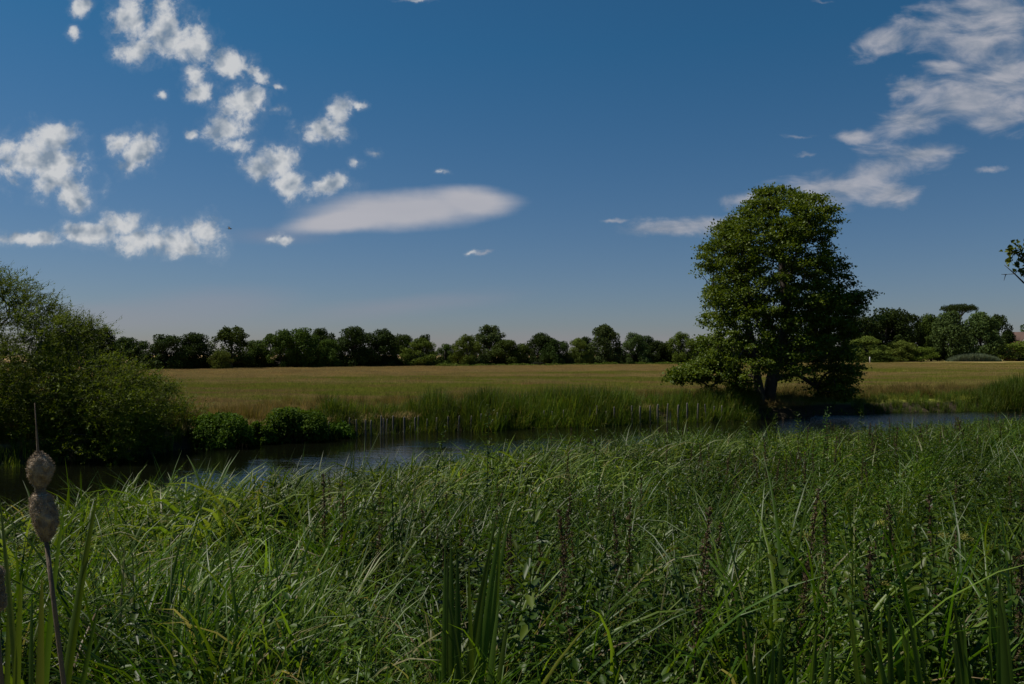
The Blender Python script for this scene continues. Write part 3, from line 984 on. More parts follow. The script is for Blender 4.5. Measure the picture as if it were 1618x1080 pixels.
# ---- the willow thicket at the left, overhanging the water
WD = 23.5
rng = np.random.default_rng(11)
top_x = [-330, -150, -40, 0, 40, 90, 140, 190, 230, 262, 285]
top_y = [408, 424, 450, 476, 508, 536, 552, 566, 600, 650, 700]
att = []
while len(att) < 2100:
    px_ = rng.uniform(-330, 236)
    dep = rng.uniform(-1.6, 4.4)
    ty = np.interp(px_, top_x, top_y)
    f = rng.random() ** 0.75
    edge = 1 - 0.42 * ((dep - 0.9) / 3.3) ** 2
    topz = pz(ty, WD) - 0.1
    z = 0.12 + (topz * edge - 0.12) * (1 - f * 0.98)
    if z < 0.1:
        continue
    att.append((px2w(px_, WD), WD + dep, z))
for _ in range(120):   # feathery upper shoots
    px_ = rng.uniform(-60, 110)
    att.append((px2w(px_, WD), WD + rng.normal(0.8, 0.8), pz(np.interp(px_, top_x, top_y) - rng.uniform(-8, 26), WD)))
wx0 = px2w(20, WD + 1)
root = empty('willow_thicket', (wx0, WD + 1.2, 0.5), 'broad willow thicket overhanging the dark water at the left edge', 'willow')
off = np.array([wx0, WD + 1.2, 0.5])
stems = []
for i in range(9):
    bx = px2w(rng.uniform(-200, 180), WD + 1)
    by = WD + 1.2 + rng.uniform(-0.5, 1.0)
    lean = rng.uniform(-0.15, 0.5)
    hh = rng.uniform(1.5, 3.2) * np.interp(809 + bx / WD * FPX, [-200, 200], [1.1, 0.55])
    stems.append([(bx, by, 0.2), (bx + lean * hh * 0.4, by, hh * 0.45), (bx + lean * hh, by - 0.1, hh)])
NA, par, w, lf = grow(att, stems, rng, zpen=0.4)
limbs_mesh(NA - off, par, w, 0.13, 0.006, 0.5, 5).build('trunk', M['bark'], root, smooth=True)
mb = MB()
C = NA[lf] - off
par_lf = par[lf]
for sct in range(8):
    # shoots: leaves ranged along a short arching twig
    n = len(C)
    sdir = unit(np.stack([rng.normal(0.45, 0.6, n), rng.normal(-0.15, 0.6, n), rng.uniform(-0.25, 1.0, n)], 1))
    Ls = rng.uniform(0.30, 0.75, n)
    st = C + rng.normal(0, 0.12, (n, 3))
    add_tubes(mb, st, st + sdir * Ls[:, None], 0.004, 0.002, 0.0, 3)
    for j in range(15):
        f = (j + 0.5) / 15
        Pl = st + sdir * (Ls * f)[:, None] - np.array([0, 0, 0.10]) * f * f
        D = sdir * 0.8 + rand_unit(rng, n) * 0.7 + [0, 0, -0.15]
        add_leaves(mb, Pl, D, np.array([0, 0, 1.0]) + rng.normal(0, 0.5, (n, 3)), 0.10 * rng.uniform(0.7, 1.3, n) * (1.1 - 0.4 * f), 0.026 * rng.uniform(0.8, 1.3, n), rng.random(n))
mb.build('crown', M['willow'], root)

# ---- tree at the right whose one limb enters the picture
BD = 13.0
rng = np.random.default_rng(21)
bx = px2w(1930, BD)
root = empty('bank_tree', (bx, BD, 0.3), 'tree beyond the right edge, one thin leafy limb reaching into the sky', 'tree')
off = np.array([bx, BD, 0.3])
tr = [(bx, BD, 0.0), (bx - 0.1, BD, 1.8), (bx + 0.05, BD + .1, 3.4), (bx, BD, 5.2), (bx + 0.1, BD, 6.6)]
att = []
while len(att) < 260:
    v = rand_unit(rng, 1)[0] * rng.random() ** 0.4
    p = np.array([bx + 0.35 + v[0] * 1.9, BD + v[1] * 1.9, 5.0 + v[2] * 2.4])
    if 809 + p[0] / p[1] * FPX > 1690:
        att.append(p)
NA, par, w, lf = grow(att, [tr], rng)
mb = limbs_mesh(NA - off, par, w, 0.13, 0.006, 0.5, 6)
trunk_tube(mb, np.array(tr) - off, [0.2, 0.15, 0.12, 0.09, 0.04])
mb.build('trunk', M['bark'], root, smooth=True)
C = NA[lf] - off
nl = 26
Pl = np.repeat(C, nl, 0) + rng.normal(0, 0.16, (len(C) * nl, 3))
mb = MB()
add_leaves(mb, Pl, rand_unit(rng, len(Pl)), np.array([0, 0, 1.0]) + rng.normal(0, 0.5, (len(Pl), 3)), 0.08, 0.065, rng.random(len(Pl)), six=True)
mb.build('crown', M['alder'], root)
# the limb
def at(px, py, d):
    return np.array([px2w(px, d), d, pz(py, d)])
mb = MB()
main = [at(1925, 520, 13.0), at(1800, 492, 12.8), at(1700, 480, 12.6), at(1640, 458, 12.5), at(1618, 446, 12.5), at(1604, 432, 12.5), at(1588, 418, 12.5)]
poly_tube(mb, np.array(main) - off, [0.06, 0.045, 0.032, 0.022, 0.014, 0.010, 0.004], 6)
up_ = [main[3], at(1630, 430, 12.4), at(1618, 408, 12.4), at(1604, 398, 12.4), at(1592, 400, 12.4)]
poly_tube(mb, np.array(up_) - off, [0.02, 0.014, 0.011, 0.008, 0.004], 6)
forks = [(1604, 432, 1592, 433), (1604, 432, 1612, 424), (1592, 433, 1583, 433), (1590, 433, 1587, 443), (1612, 405, 1600, 390), (1604, 398, 1596, 415),
         (1612, 404, 1606, 414), (1612, 424, 1600, 416), (1618, 408, 1622, 386), (1622, 440, 1612, 430)]
fa = np.array([at(a, b, 12.45) for a, b, c, d_ in forks]); fb_ = np.array([at(c, d_, 12.45) for a, b, c, d_ in forks])
add_tubes(mb, fa - off, fb_ - off, 0.007, 0.003, 0.5, 5)
limb = mb.build('limb', M['bark'], root, smooth=True)
mb = MB()
cl = [(1598, 392, 8), (1608, 388, 8), (1596, 400, 6), (1616, 392, 9), (1596, 412, 4), (1609, 416, 6), (1618, 402, 6), (1612, 430, 3), (1604, 398, 5), (1624, 420, 6), (1626, 390, 9)]
for cx_, cy_, cr_ in cl:
    n = 11
    P0 = at(cx_, cy_, 12.45) - off
    Pl = P0 + rng.normal(0, 0.5, (n, 3)) * [cr_ * 0.0099, 0.08, cr_ * 0.0099]
    add_leaves(mb, Pl, rand_unit(rng, n), rand_unit(rng, n) + [0, 0, 0.8], 0.075, 0.06, rng.random(n), six=True)
mb.build('leaves', M['alder'], limb)


# ---- shrubs on the far bank
def mound(name, px0, px1, topy, d, label, cat, seed, L=0.075, n=17000, mat='bush', grp=None, basez=-0.02):
    rng = np.random.default_rng(seed)
    x0, x1 = px2w(px0, d), px2w(px1, d)
    cx_, hw = (x0 + x1) / 2, (x1 - x0) / 2
    H = pz(topy, d) - basez
    root = empty(name, (cx_, d, basez), label, cat, grp)
    lobes = [(rng.uniform(-.7, .7) * hw, rng.uniform(-.5, .6) * hw * 0.8, rng.uniform(0.02, 0.70) * H, rng.uniform(0.24, 0.38) * min(hw, H) * 1.1) for _ in range(34)]
    lb = np.array(lobes)
    lb[:, 2] *= 1 - 0.45 * np.clip(np.abs(lb[:, 0]) / hw, 0, 1) ** 2
    which = rng.integers(0, len(lb), n)
    dr = rand_unit(rng, n)
    dr[:, 2] = np.where(dr[:, 2] < -0.3, -dr[:, 2], dr[:, 2])
    P = lb[which, :3] + dr * lb[which, 3:4] * rng.uniform(0.7, 1.12, (n, 1))
    P = P[P[:, 2] > 0.02]
    n = len(P)
    D = dr[:n] * 0.3 + rand_unit(rng, n) * 0.8 + [0, 0, -0.2]
    mb = MB()
    l = L * rng.uniform(0.6, 1.4, n)
    add_leaves(mb, P, D, unit(P - [0, 0, H * .2]) + [0, 0, .6] + rng.normal(0, 0.4, (n, 3)), l, l * 0.7, rng.random(n), six=True)
    mb.build('leaves', M[mat], root)
    mb = MB()
    add_tubes(mb, np.stack([lb[:, 0] * 0.3, lb[:, 1] * 0.3, 0 * lb[:, 2]], 1), lb[:, :3], 0.02, 0.007, 0.5, 5)
    mb.build('stems', M['bark'], root, smooth=True)
    return root


mound('bramble_bush', 292, 398, 650, 26.0, 'low dark leafy bush at the water edge, left of the other one', 'bush', 31)
mound('bramble_bush', 382, 438, 660, 26.8, 'smallest leafy bush wedged between two larger bushes on the far bank', 'bush', 32, n=4000)
mound('bramble_bush', 420, 524, 641, 27.8, 'taller leafy bush at the water edge, just left of the first stakes', 'bush', 33)
mound('bramble_bush', 500, 562, 666, 28.8, 'low trailing leaves at the water edge behind the first stakes', 'bush', 34, n=4000)
mound('bank_shrub', 225, 300, 622, 26.8, 'loose yellow-green shrub growing out from under the willow thicket', 'bush', 35, L=0.07, n=7000, mat='willow')


# ---- distant trees: a few crown shapes, each tree its own object
def crown_unit(seed, kind, n):
    rng = np.random.default_rng(seed)
    lobes = []
    nl = {'round': 46, 'willow': 54, 'open': 80, 'bush': 34, 'column': 70}[kind]
    for i in range(nl):
        a = rng.random() * 6.283
        q = rng.random() ** 0.4
        zz = rng.random() ** 0.85
        pw_ = {'round': 2.8, 'willow': 2.1, 'open': 2.3, 'bush': 2.2, 'column': 2.0}[kind]
        Rz = max(0.0, 1 - zz ** pw_) ** (1 / pw_) * 0.42 * q
        if kind == 'open':
            zz = 0.12 + 0.88 * zz
        r = rng.uniform(*{'round': (.08, .15), 'willow': (.06, .11), 'open': (.045, .09), 'bush': (.10, .17), 'column': (.07, .12)}[kind])
        lobes.append((Rz * math.cos(a), Rz * math.sin(a), 0.06 + zz * (0.93 - r), r))
    lb = np.array(lobes)
    wgt = lb[:, 3] ** 2
    which = rng.choice(len(lb), n, p=wgt / wgt.sum())
    dr = rand_unit(rng, n)
    rr = lb[which, 3:4] * np.where(rng.random((n, 1)) < 0.2, rng.uniform(0.2, 1.0, (n, 1)), rng.uniform(0.85, 1.12, (n, 1)))
    P = lb[which, :3] + dr * rr
    if kind == 'willow':
        P[:, 2] -= rng.random(n) * 0.05
    keep = P[:, 2] > 0.01
    P, dr = P[keep], dr[keep]
    n = len(P)
    L = 0.032 * rng.uniform(0.5, 1.4, n)
    D = rand_unit(rng, n) + ([0, 0, -0.8] if kind == 'willow' else [0, 0, 0])
    mb = MB()
    add_leaves(mb, P, D, dr * 0.9 + rng.normal(0, 0.5, (n, 3)) + [0, 0, .25], L, L * (0.5 if kind == 'willow' else 0.8), rng.random(n))
    cm = mb.mesh('crown', M['far'])
    mb = MB()
    poly_tube(mb, [(0, 0, -.03), (.005, 0, .12), (-.005, 0, .28), (0, 0, .5), (0, 0, .75)], [.035, .026, .022, .015, .005], 7)
    sel = lb[rng.choice(len(lb), 16, replace=False)]
    z0 = np.clip(sel[:, 2] * 0.5, .12, .6)
    add_tubes(mb, np.stack([0 * z0, 0 * z0, z0], 1), sel[:, :3], .012, .004, .5, 5)
    tm = mb.mesh('trunk', M['bark'], True)
    return cm, tm


UNITS = {}
for kd, cnt, n in (('round', 4, 15000), ('willow', 3, 15000), ('open', 3, 9000), ('bush', 3, 8000), ('column', 2, 15000)):
    for i in range(cnt):
        UNITS[kd, i] = crown_unit(300 + hash((len(kd), i)) % 97 + i * 7, kd, n)

DK = (0.034, 0.056, 0.010)
MD = (0.058, 0.090, 0.012)
LT = (0.095, 0.130, 0.016)
GY = (0.066, 0.096, 0.026)
YG = (0.115, 0.145, 0.024)


def base_dist(px):
    return float(np.interp(px, [0, 240, 740, 1060, 1340, 1618], [112, 122, 168, 200, 245, 300]))


def far_tree(name, px0, px1, topy, kind, var, tint, label, back=0, cat='tree', group='trees of the distant tree line', basez=0.55):
    d = base_dist((px0 + px1) / 2) + back
    cx_ = px2w((px0 + px1) / 2, d)
    wd = (px1 - px0) / FPX * d * 1.28
    H = pz(topy, d) - basez
    root = empty(name, (cx_, d, basez), label, cat, group, rz=(px0 * 37 % 628) / 100.0)
    cm, tm = UNITS[kind, var]
    for nm, me in (('crown', cm), ('trunk', tm)):
        o = bpy.data.objects.new(nm, me)
        COL.objects.link(o)
        o.parent = root
        o.scale = (wd, wd, H / 0.97)
        o.color = (*tint, 1)
    return root


FT = [
    ('broadleaf_tree', 60, 112, 524, 'round', 1, DK, 'dark tree half hidden behind the top of the willow thicket', 8),
    ('broadleaf_tree', 92, 152, 513, 'round', 0, DK, 'tall dark tree rising just right of the willow shoots', 6),
    ('broadleaf_tree', 142, 184, 517, 'round', 2, DK, 'dark round tree second to the right of the willow shoots', 4),
    ('broadleaf_tree', 176, 234, 533, 'round', 3, DK, 'low dark tree in the dip between the willow and the square-topped pair', 3),
    ('broadleaf_tree', 228, 290, 528, 'round', 1, DK, 'left tree of the dark square-topped pair where the meadow begins', 0),
    ('broadleaf_tree', 282, 336, 526, 'round', 2, DK, 'right tree of the dark square-topped pair where the meadow begins', 0),
    ('open_tree', 334, 398, 515, 'open', 0, MD, 'tall loose-crowned tree with sky gaps, right of the dark pair', 0),
    ('field_bush', 334, 366, 552, 'bush', 0, LT, 'small pale bush at the foot of the loose-crowned tree', -6),
    ('broadleaf_tree', 385, 428, 536, 'round', 0, MD, 'low tree filling the notch right of the loose-crowned tree', 4),
    ('broadleaf_tree', 420, 466, 521, 'round', 3, MD, 'mid green tree, left one of the four-tree clump', 0),
    ('broadleaf_tree', 455, 508, 518, 'round', 1, MD, 'broad mid green tree, second of the four-tree clump', 0),
    ('broadleaf_tree', 490, 528, 517, 'round', 0, DK, 'dark tree peeping up behind the four-tree clump', 14),
    ('broadleaf_tree', 500, 540, 536, 'round', 2, MD, 'lower tree in front of the dark one, right end of the clump', -2),
    ('broadleaf_tree', 530, 588, 516, 'round', 2, DK, 'widest dark tree with flat dome, left of the centre', 0),
    ('broadleaf_tree', 574, 626, 520, 'round', 3, DK, 'dark tree joined to the right side of the flat-domed one', 2),
    ('broadleaf_tree', 616, 654, 527, 'round', 0, MD, 'small domed tree between the dark pair and the pale willow', 8),
    ('willow_tree', 636, 692, 533, 'willow', 0, LT, 'pale green spreading willow with soft outline near the centre', 0),
    ('broadleaf_tree', 660, 686, 528, 'round', 1, DK, 'narrow dark crown just showing above the pale spreading willow', 14),
    ('willow_tree', 684, 722, 542, 'willow', 1, MD, 'lowest willow, between the spreading one and the upright pale one', 2),
    ('willow_tree', 714, 762, 526, 'willow', 2, LT, 'bright upright willow standing forward of the big round tree', -5),
    ('open_tree', 742, 802, 513, 'open', 1, GY, 'big round airy poplar, tallest in the middle of the tree line', 12),
    ('broadleaf_tree', 780, 834, 536, 'round', 0, MD, 'domed tree directly right of the big round poplar', 0),
    ('broadleaf_tree', 832, 880, 526, 'round', 3, DK, 'dark two-humped tree, right of the domed one', 6),
    ('broadleaf_tree', 858, 900, 536, 'round', 1, DK, 'lower dark tree leaning on the two-humped tree', 0),
    ('willow_tree', 893, 934, 533, 'willow', 0, YG, 'yellow-green willow left of the dense grey-green one', 0),
    ('broadleaf_tree', 912, 938, 532, 'round', 2, DK, 'dark crown squeezed behind the yellow-green willow', 10),
    ('willow_tree', 928, 982, 514, 'column', 0, GY, 'dense grey-green upright willow with pointed top', -2),
    ('willow_tree', 974, 1024, 524, 'willow', 1, GY, 'grey-green willow touching the right of the pointed one', 2),
    ('broadleaf_tree', 1004, 1034, 529, 'round', 0, DK, 'small dark tree right of the grey-green willows', 6),
    ('broadleaf_tree', 1020, 1062, 538, 'round', 3, DK, 'low dark tree in the gap left of the pale one by the alder', 2),
    ('willow_tree', 1052, 1100, 522, 'willow', 2, LT, 'pale round willow just left of the alder', -4),
    ('broadleaf_tree', 1090, 1150, 532, 'round', 1, MD, 'distant tree seen through the left side of the alder', 4),
    ('broadleaf_tree', 1140, 1210, 530, 'round', 2, DK, 'distant tree hidden behind the alder trunks, to the left', 4),
    ('broadleaf_tree', 1200, 1270, 528, 'round', 0, DK, 'distant tree hidden behind the alder, right of its trunks', 4),
    ('broadleaf_tree', 1260, 1330, 522, 'round', 3, MD, 'distant tree seen through the right side of the alder', 4),
]
for a in FT:
    far_tree(*a[:8], back=a[8])
G2 = 'trees beyond the meadow right of the alder'
FT2 = [
    ('broadleaf_tree', 1322, 1392, 500, 'round', 2, DK, 'dark tree emerging from behind the right edge of the alder', 20),
    ('broadleaf_tree', 1362, 1438, 486, 'round', 1, DK, 'tall broad dark tree, highest one next to the alder', 24),
    ('open_tree', 1408, 1462, 496, 'open', 2, DK, 'ragged dark tree between the highest one and the gap', 22),
    ('broadleaf_tree', 1448, 1494, 497, 'round', 3, MD, 'mid green tree left of the flat-topped pine', 22),
    ('willow_tree', 1340, 1402, 530, 'willow', 0, YG, 'pale olive willow bush low in front of the dark trees', 2),
    ('willow_tree', 1392, 1452, 537, 'willow', 1, YG, 'second pale olive willow bush, right of the first', 2),
    ('willow_tree', 1432, 1478, 546, 'bush', 1, LT, 'round green bush at the meadow edge in the middle of the group', -6),
    ('willow_tree', 1472, 1532, 492, 'column', 1, GY, 'large grey-green willow standing in front of the flat-topped pine', 4),
    ('willow_tree', 1518, 1580, 494, 'column', 0, GY, 'large grey-green willow right of the flat-topped pine', 4),
    ('broadleaf_tree', 1550, 1594, 496, 'round', 0, DK, 'dark tree at the right end of the big willows', 16),
    ('field_bush', 1355, 1415, 556, 'bush', 2, MD, 'low dark scrub at the meadow edge under the olive willows', -4),
    ('field_bush', 1576, 1640, 538, 'bush', 0, LT, 'bright green garden bush below the house roof', -2),
    ('cedar_tree', 1600, 1660, 512, 'round', 1, DK, 'dark cedar behind the house roof at the right edge', 34),
]
for a in FT2:
    far_tree(*a[:8], back=a[8], group=G2)
far_tree('field_bush', 840, 860, 571, 'bush', 1, (0.03, 0.035, 0.02), 'tiny dark bush alone at the far edge of the meadow', back=-8, cat='bush', group='bushes at the meadow edge')

# umbrella pine
d = base_dist(1515) + 30
root = empty('umbrella_pine', (px2w(1516, d), d, 0.55), 'flat-topped umbrella pine above the grey-green willows', 'pine', G2)
rng = np.random.default_rng(77)
mppf = d / FPX
top = pz(480, d) - 0.55
mb = MB()
poly_tube(mb, [(0, 0, -.3), (.3, 0, top * .3), (-.2, 0, top * .6), (0, 0, top * .86)], [.6, .45, .35, .25], 8)
for k in range(9):
    a = k * 0.7
    poly_tube(mb, [(0, 0, top * .74), (2.0 * math.cos(a), 2.0 * math.sin(a), top * .86), (4.4 * math.cos(a), 4.4 * math.sin(a), top * .93)], [.22, .14, .06], 6)
mb.build('trunk', M['bark'], root, smooth=True)
n = 9000
a = rng.random(n) * 6.283
q = np.sqrt(rng.random(n))
lump = 1 + 0.12 * np.sin(a * 5) + 0.08 * np.sin(a * 11)
rr = 25 * mppf * q * lump
zz = top - 7.5 * mppf + (rng.random(n) ** 0.7 * 2 - 1) * 6.5 * mppf * np.sqrt(np.clip(1 - q ** 3, 0.05, 1)) + 0.35 * np.sin(rr * 2.1 + a * 3)
mb = MB()
add_leaves(mb, np.stack([rr * np.cos(a), rr * np.sin(a), zz], 1), rand_unit(rng, n), np.array([0, 0, 1.0]) + rng.normal(0, .5, (n, 3)), .34, .22, rng.random(n))
o = mb.build('crown', M['far'], root)
o.color = (*DK, 1)


# hedges along the foot of the tree line
def hedge(name, px0, px1, topy, back, tint, label, seed, thick=1.6):
    rng = np.random.default_rng(seed)
    n = int((px1 - px0) * 150)
    pxs_ = rng.uniform(px0, px1, n)
    dd_ = np.interp(pxs_, [0, 240, 740, 1060, 1340, 1618], [112, 122, 168, 200, 245, 300]) + back
    Xc = px2w(pxs_, dd_)
    H = pz(topy, dd_) - 0.5
    H = H * (0.8 + 0.18 * np.sin(Xc * 0.9) + 0.12 * np.sin(Xc * 2.7 + 1) + 0.10 * np.sin(Xc * 6.1))
    y = dd_ + rng.uniform(-thick, thick, n)
    z = 0.5 + H * rng.random(n) ** 0.6 * np.sqrt(np.clip(1 - ((y - dd_) / thick) ** 2 * 0.8, 0, 1))
    cx_ = float(Xc.mean()); cy_ = float(dd_.mean())
    P = np.stack([Xc - cx_, y - cy_, z - 0.5], 1)
    mb = MB()
    add_leaves(mb, P, rand_unit(rng, n), np.array([0, -0.3, 0.7]) + rng.normal(0, .6, (n, 3)), .30, .2, rng.random(n))
    o = mb.build(name, M['far'])
    o.location = (cx_, cy_, 0.5)
    o.color = (*tint, 1)
    return tag(o, label, 'hedge')


hedge('hedge', 225, 700, 560, 3, DK, 'dark hedge under the left half of the tree line', 1, 2.5)
hedge('hedge', 690, 1090, 556, 4, DK, 'dark hedge under the trees between the centre and the alder', 2, 2.5)
hedge('hedge', 690, 960, 575.0, -9, YG, 'pale green low hedge before the trees at the centre', 3, 1.2)
hedge('hedge', 940, 1110, 572.5, -8, LT, 'pale green low hedge between the pointed willow and the alder', 4, 1.2)
hedge('hedge', 1090, 1640, 545, 12, DK, 'dark scrub hedge behind the meadow right of the alder', 5, 3.0)

# grey-green reed patch
n = 5000
rng = np.random.default_rng(8)
dr_ = base_dist(1540) - 12
mb = MB()
pxr = rng.uniform(1498, 1578, n)
hh = (pz(557.5, dr_) - 0.5) * np.sqrt(np.clip(1 - ((pxr - 1538) / 41) ** 2, 0.05, 1))
cxp = px2w(1538, dr_)
Pb = np.stack([px2w(pxr, dr_) - cxp, rng.uniform(-2, 2, n), 0 * hh], 1)
add_blades(mb, Pb, rng.random(n) * 6.283, np.abs(rng.normal(0, .08, n)), rng.uniform(0, .5, n), hh * rng.uniform(.7, 1.1, n), np.full(n, .12), rng.random(n), 2, 2, .5, rng)
o = mb.build('reed_patch', M['far'])
o.location = (cxp, dr_, 0.5)
o.color = (0.115, 0.14, 0.085, 1)
tag(o, 'pale grey-green patch of reeds at the foot of the big willows', 'reeds', kind='stuff')

# ------------------------------------------------------------------ house at the right edge
hd = base_dist(1618) + 14
hx = px2w(1624, hd)
mp = hd / FPX
root = empty('house', (hx, hd, 0.55), 'house with brown tiled roof and white gable boards at the right edge', 'house')
M['tile'] = plain_mat('roof_tile', (0.10, 0.055, 0.04), 0.85, (0.07, 0.04, 0.03), 3)
M['brick'] = plain_mat('brick', (0.27, 0.13, 0.09), 0.9, (0.20, 0.10, 0.075), 4)
M['white'] = plain_mat('white_paint', (0.60, 0.58, 0.54), 0.6, (0.45, 0.43, 0.40), 3)
M['glass'] = plain_mat('window_glass', (0.03, 0.035, 0.04), 0.15)


def box(mb, c, s):
    c, s = np.array(c, float), np.array(s, float) / 2
    v = np.array([[i, j, k_] for i in (-1, 1) for j in (-1, 1) for k_ in (-1, 1)]) * s + c
    f = np.array([[0, 1, 3, 2], [4, 6, 7, 5], [0, 4, 5, 1], [2, 3, 7, 6], [0, 2, 6, 4], [1, 5, 7, 3]])
    mb.add(v, [f], 0.5)


hw_, hdp = 7.2, 4.2
ez = pz(538, hd) - 0.55
rz_ = pz(525, hd) - 0.55
mb = MB(); box(mb, (0, 0, ez / 2), (hw_ * 2, hdp * 2, ez)); mb.build('wall', M['brick'], root)
mb = MB()
ov = 0.5
v = [(-hw_ - ov, -hdp - ov, ez - .1), (hw_ + ov, -hdp - ov, ez - .1), (hw_ + ov, 0, rz_), (-hw_ - ov, 0, rz_), (hw_ + ov, hdp + ov, ez - .1), (-hw_ - ov, hdp + ov, ez - .1)]
v2 = [(a, b, c + .22) for a, b, c in v]
mb.add(v + v2, [np.array([[0, 3, 2, 1], [3, 5, 4, 2], [6, 7, 8, 9], [9, 8, 10, 11], [0, 1, 7, 6], [4, 5, 11, 10], [0, 6, 9, 3], [3, 9, 11, 5], [1, 2, 8, 7], [2, 4, 10, 8]])], .5)
roof = mb.build('roof', M['tile'], root)
mb = MB(); box(mb, (2.5, .6, rz_ + .7), (1.0, .8, 1.8)); mb.build('chimney', M['brick'], roof)
# front gable wing with white bargeboards
gx, gw = -3.4, 2.6
mb = MB()
gz = ez + 2.2
yv = -hdp - 2.0
mb.add([(gx - gw, yv, 0), (gx + gw, yv, 0), (gx + gw, yv, ez), (gx, yv, gz), (gx - gw, yv, ez), (gx - gw, -hdp, 0), (gx + gw, -hdp, 0), (gx + gw, -hdp, ez), (gx, -hdp + 2, gz), (gx - gw, -hdp, ez)],
       [np.array([[0, 5, 9, 4], [1, 2, 7, 6], [4, 9, 8, 3], [2, 3, 8, 7]]), np.array([[0, 4, 3, 2, 1]])], .5)
mb.build('gable', M['brick'], root)
mb = MB()
for sg in (-1, 1):
    A = np.array([gx + sg * (gw + .5), 0, ez - .45]); B = np.array([gx, 0, gz + .18])
    v = [(A[0], yv - .35, A[2]), (B[0], yv - .35, B[2]), (B[0], -hdp + 2.0, B[2]), (A[0], -hdp + 2, A[2])]
    v2 = [(a, b, c + .2) for a, b, c in v]
    mb.add(v + v2, [np.array([[0, 1, 2, 3], [4, 7, 6, 5], [0, 4, 5, 1], [2, 6, 7, 3], [0, 3, 7, 4]])], .5)
gr = mb.build('gable_roof', M['tile'], root)
for sg in (-1, 1):
    mb = MB()
    A = (gx + sg * (gw + .5), ez - .35); B = (gx, gz + .30)
    v = [(A[0], yv - .45, A[1] - .3), (B[0], yv - .45, B[1] - .3), (B[0], yv - .45, B[1]), (A[0], yv - .45, A[1])]
    v2 = [(a, b + .08, c) for a, b, c in v]
    mb.add(v + v2, [np.array([[0, 1, 2, 3], [4, 7, 6, 5], [0, 4, 5, 1], [3, 2, 6, 7], [0, 3, 7, 4]])], .5)
    mb.build('bargeboard', M['white'], gr)
for wx_, wz_ in ((gx, ez - 1.2), (1.0, ez - 1.3), (4.2, ez - 1.3)):
    yy = yv if wx_ == gx else -hdp
    mb = MB(); box(mb, (wx_, yy - .03, wz_), (1.7, .12, 1.4)); wf = mb.build('window', M['white'], root)
    mb = MB(); box(mb, (wx_, yy - .11, wz_), (1.5, .06, 1.2)); mb.build('pane', M['glass'], wf)

# little white post in the meadow
d = base_dist(1374) - 30
mb = MB()
box(mb, (0, 0, .8), (.2, .15, 1.9))
mb.add([(-.11, -.08, 1.753), (.11, -.08, 1.753), (.11, .08, 1.753), (-.11, .08, 1.753), (0, 0, 1.9)], [np.array([[0, 1, 4], [1, 2, 4], [2, 3, 4], [3, 0, 4]])], .5)
o = mb.build('marker_post', M['white'])
o.location = (px2w(1374, d), d, .55)
tag(o, 'small pale post at the meadow edge right of the alder', 'post')

# ------------------------------------------------------------------ stakes along the far bank
ONES = ['', 'first', 'second', 'third', 'fourth', 'fifth', 'sixth', 'seventh', 'eighth', 'ninth', 'tenth', 'eleventh', 'twelfth', 'thirteenth', 'fourteenth',
        'fifteenth', 'sixteenth', 'seventeenth', 'eighteenth', 'nineteenth', 'twentieth', 'twenty-first', 'twenty-second', 'twenty-third', 'twenty-fourth', 'twenty-fifth', 'twenty-sixth']
ST = [(498, 664, 685, 2, 1), (520, 665, 686, 2, 0), (543, 664, 685, 2, 0), (552, 659, 683, 2, 2), (564, 662, 684, 2.5, -1), (578, 662, 682, 3, 0), (586, 663, 684, 3, 2),
      (602.5, 656, 681, 3, 0), (606.5, 660, 682, 2.5, 0), (611, 661, 682, 2, 3), (621.5, 656, 680, 2.5, 0), (639, 658, 680, 3.2, 0), (649, 672, 680, 2, -3), (657, 659, 680, 3, -3),
      (660.5, 656, 676, 2, 2), (675, 661, 681, 2, 0), (690.5, 659, 683, 3, 0), (708, 657, 679, 2.5, 0), (724, 656, 668, 2.2, 5), (745, 656, 677, 2.2, 0), (760.5, 653, 672, 2.5, 0),
      (774.5, 654, 672, 2, 0), (786, 651, 673, 2.4, 0), (799.5, 656, 676, 2, 0), (838, 658, 672, 2.2, 0), (860, 648, 668, 2.6, 0), (872.5, 649, 666, 1.8, 0), (890, 647, 665, 2, 1),
      (932, 643, 667, 2, 0), (943, 640.5, 662, 2.6, 0), (957, 649, 663, 2.4, 2), (970.5, 642, 665, 2.6, 0), (998, 640, 668, 2.6, 0), (1011, 641, 665, 3, 0),
      (1027, 640, 664, 2.6, 0), (1039, 638, 663, 3.2, 0), (1053.5, 637, 660, 2.6, 3), (1059, 650, 666, 2.2, 0), (1070.5, 639, 661, 3, 2), (1085.5, 636, 660, 3.2, 0),
      (1102, 637, 661, 2.6, 1), (1116, 638, 658, 2.6, -6), (1128, 641, 660, 2.2, 0), (1140, 640, 659, 2.2, 0)]
nst = len(ST)
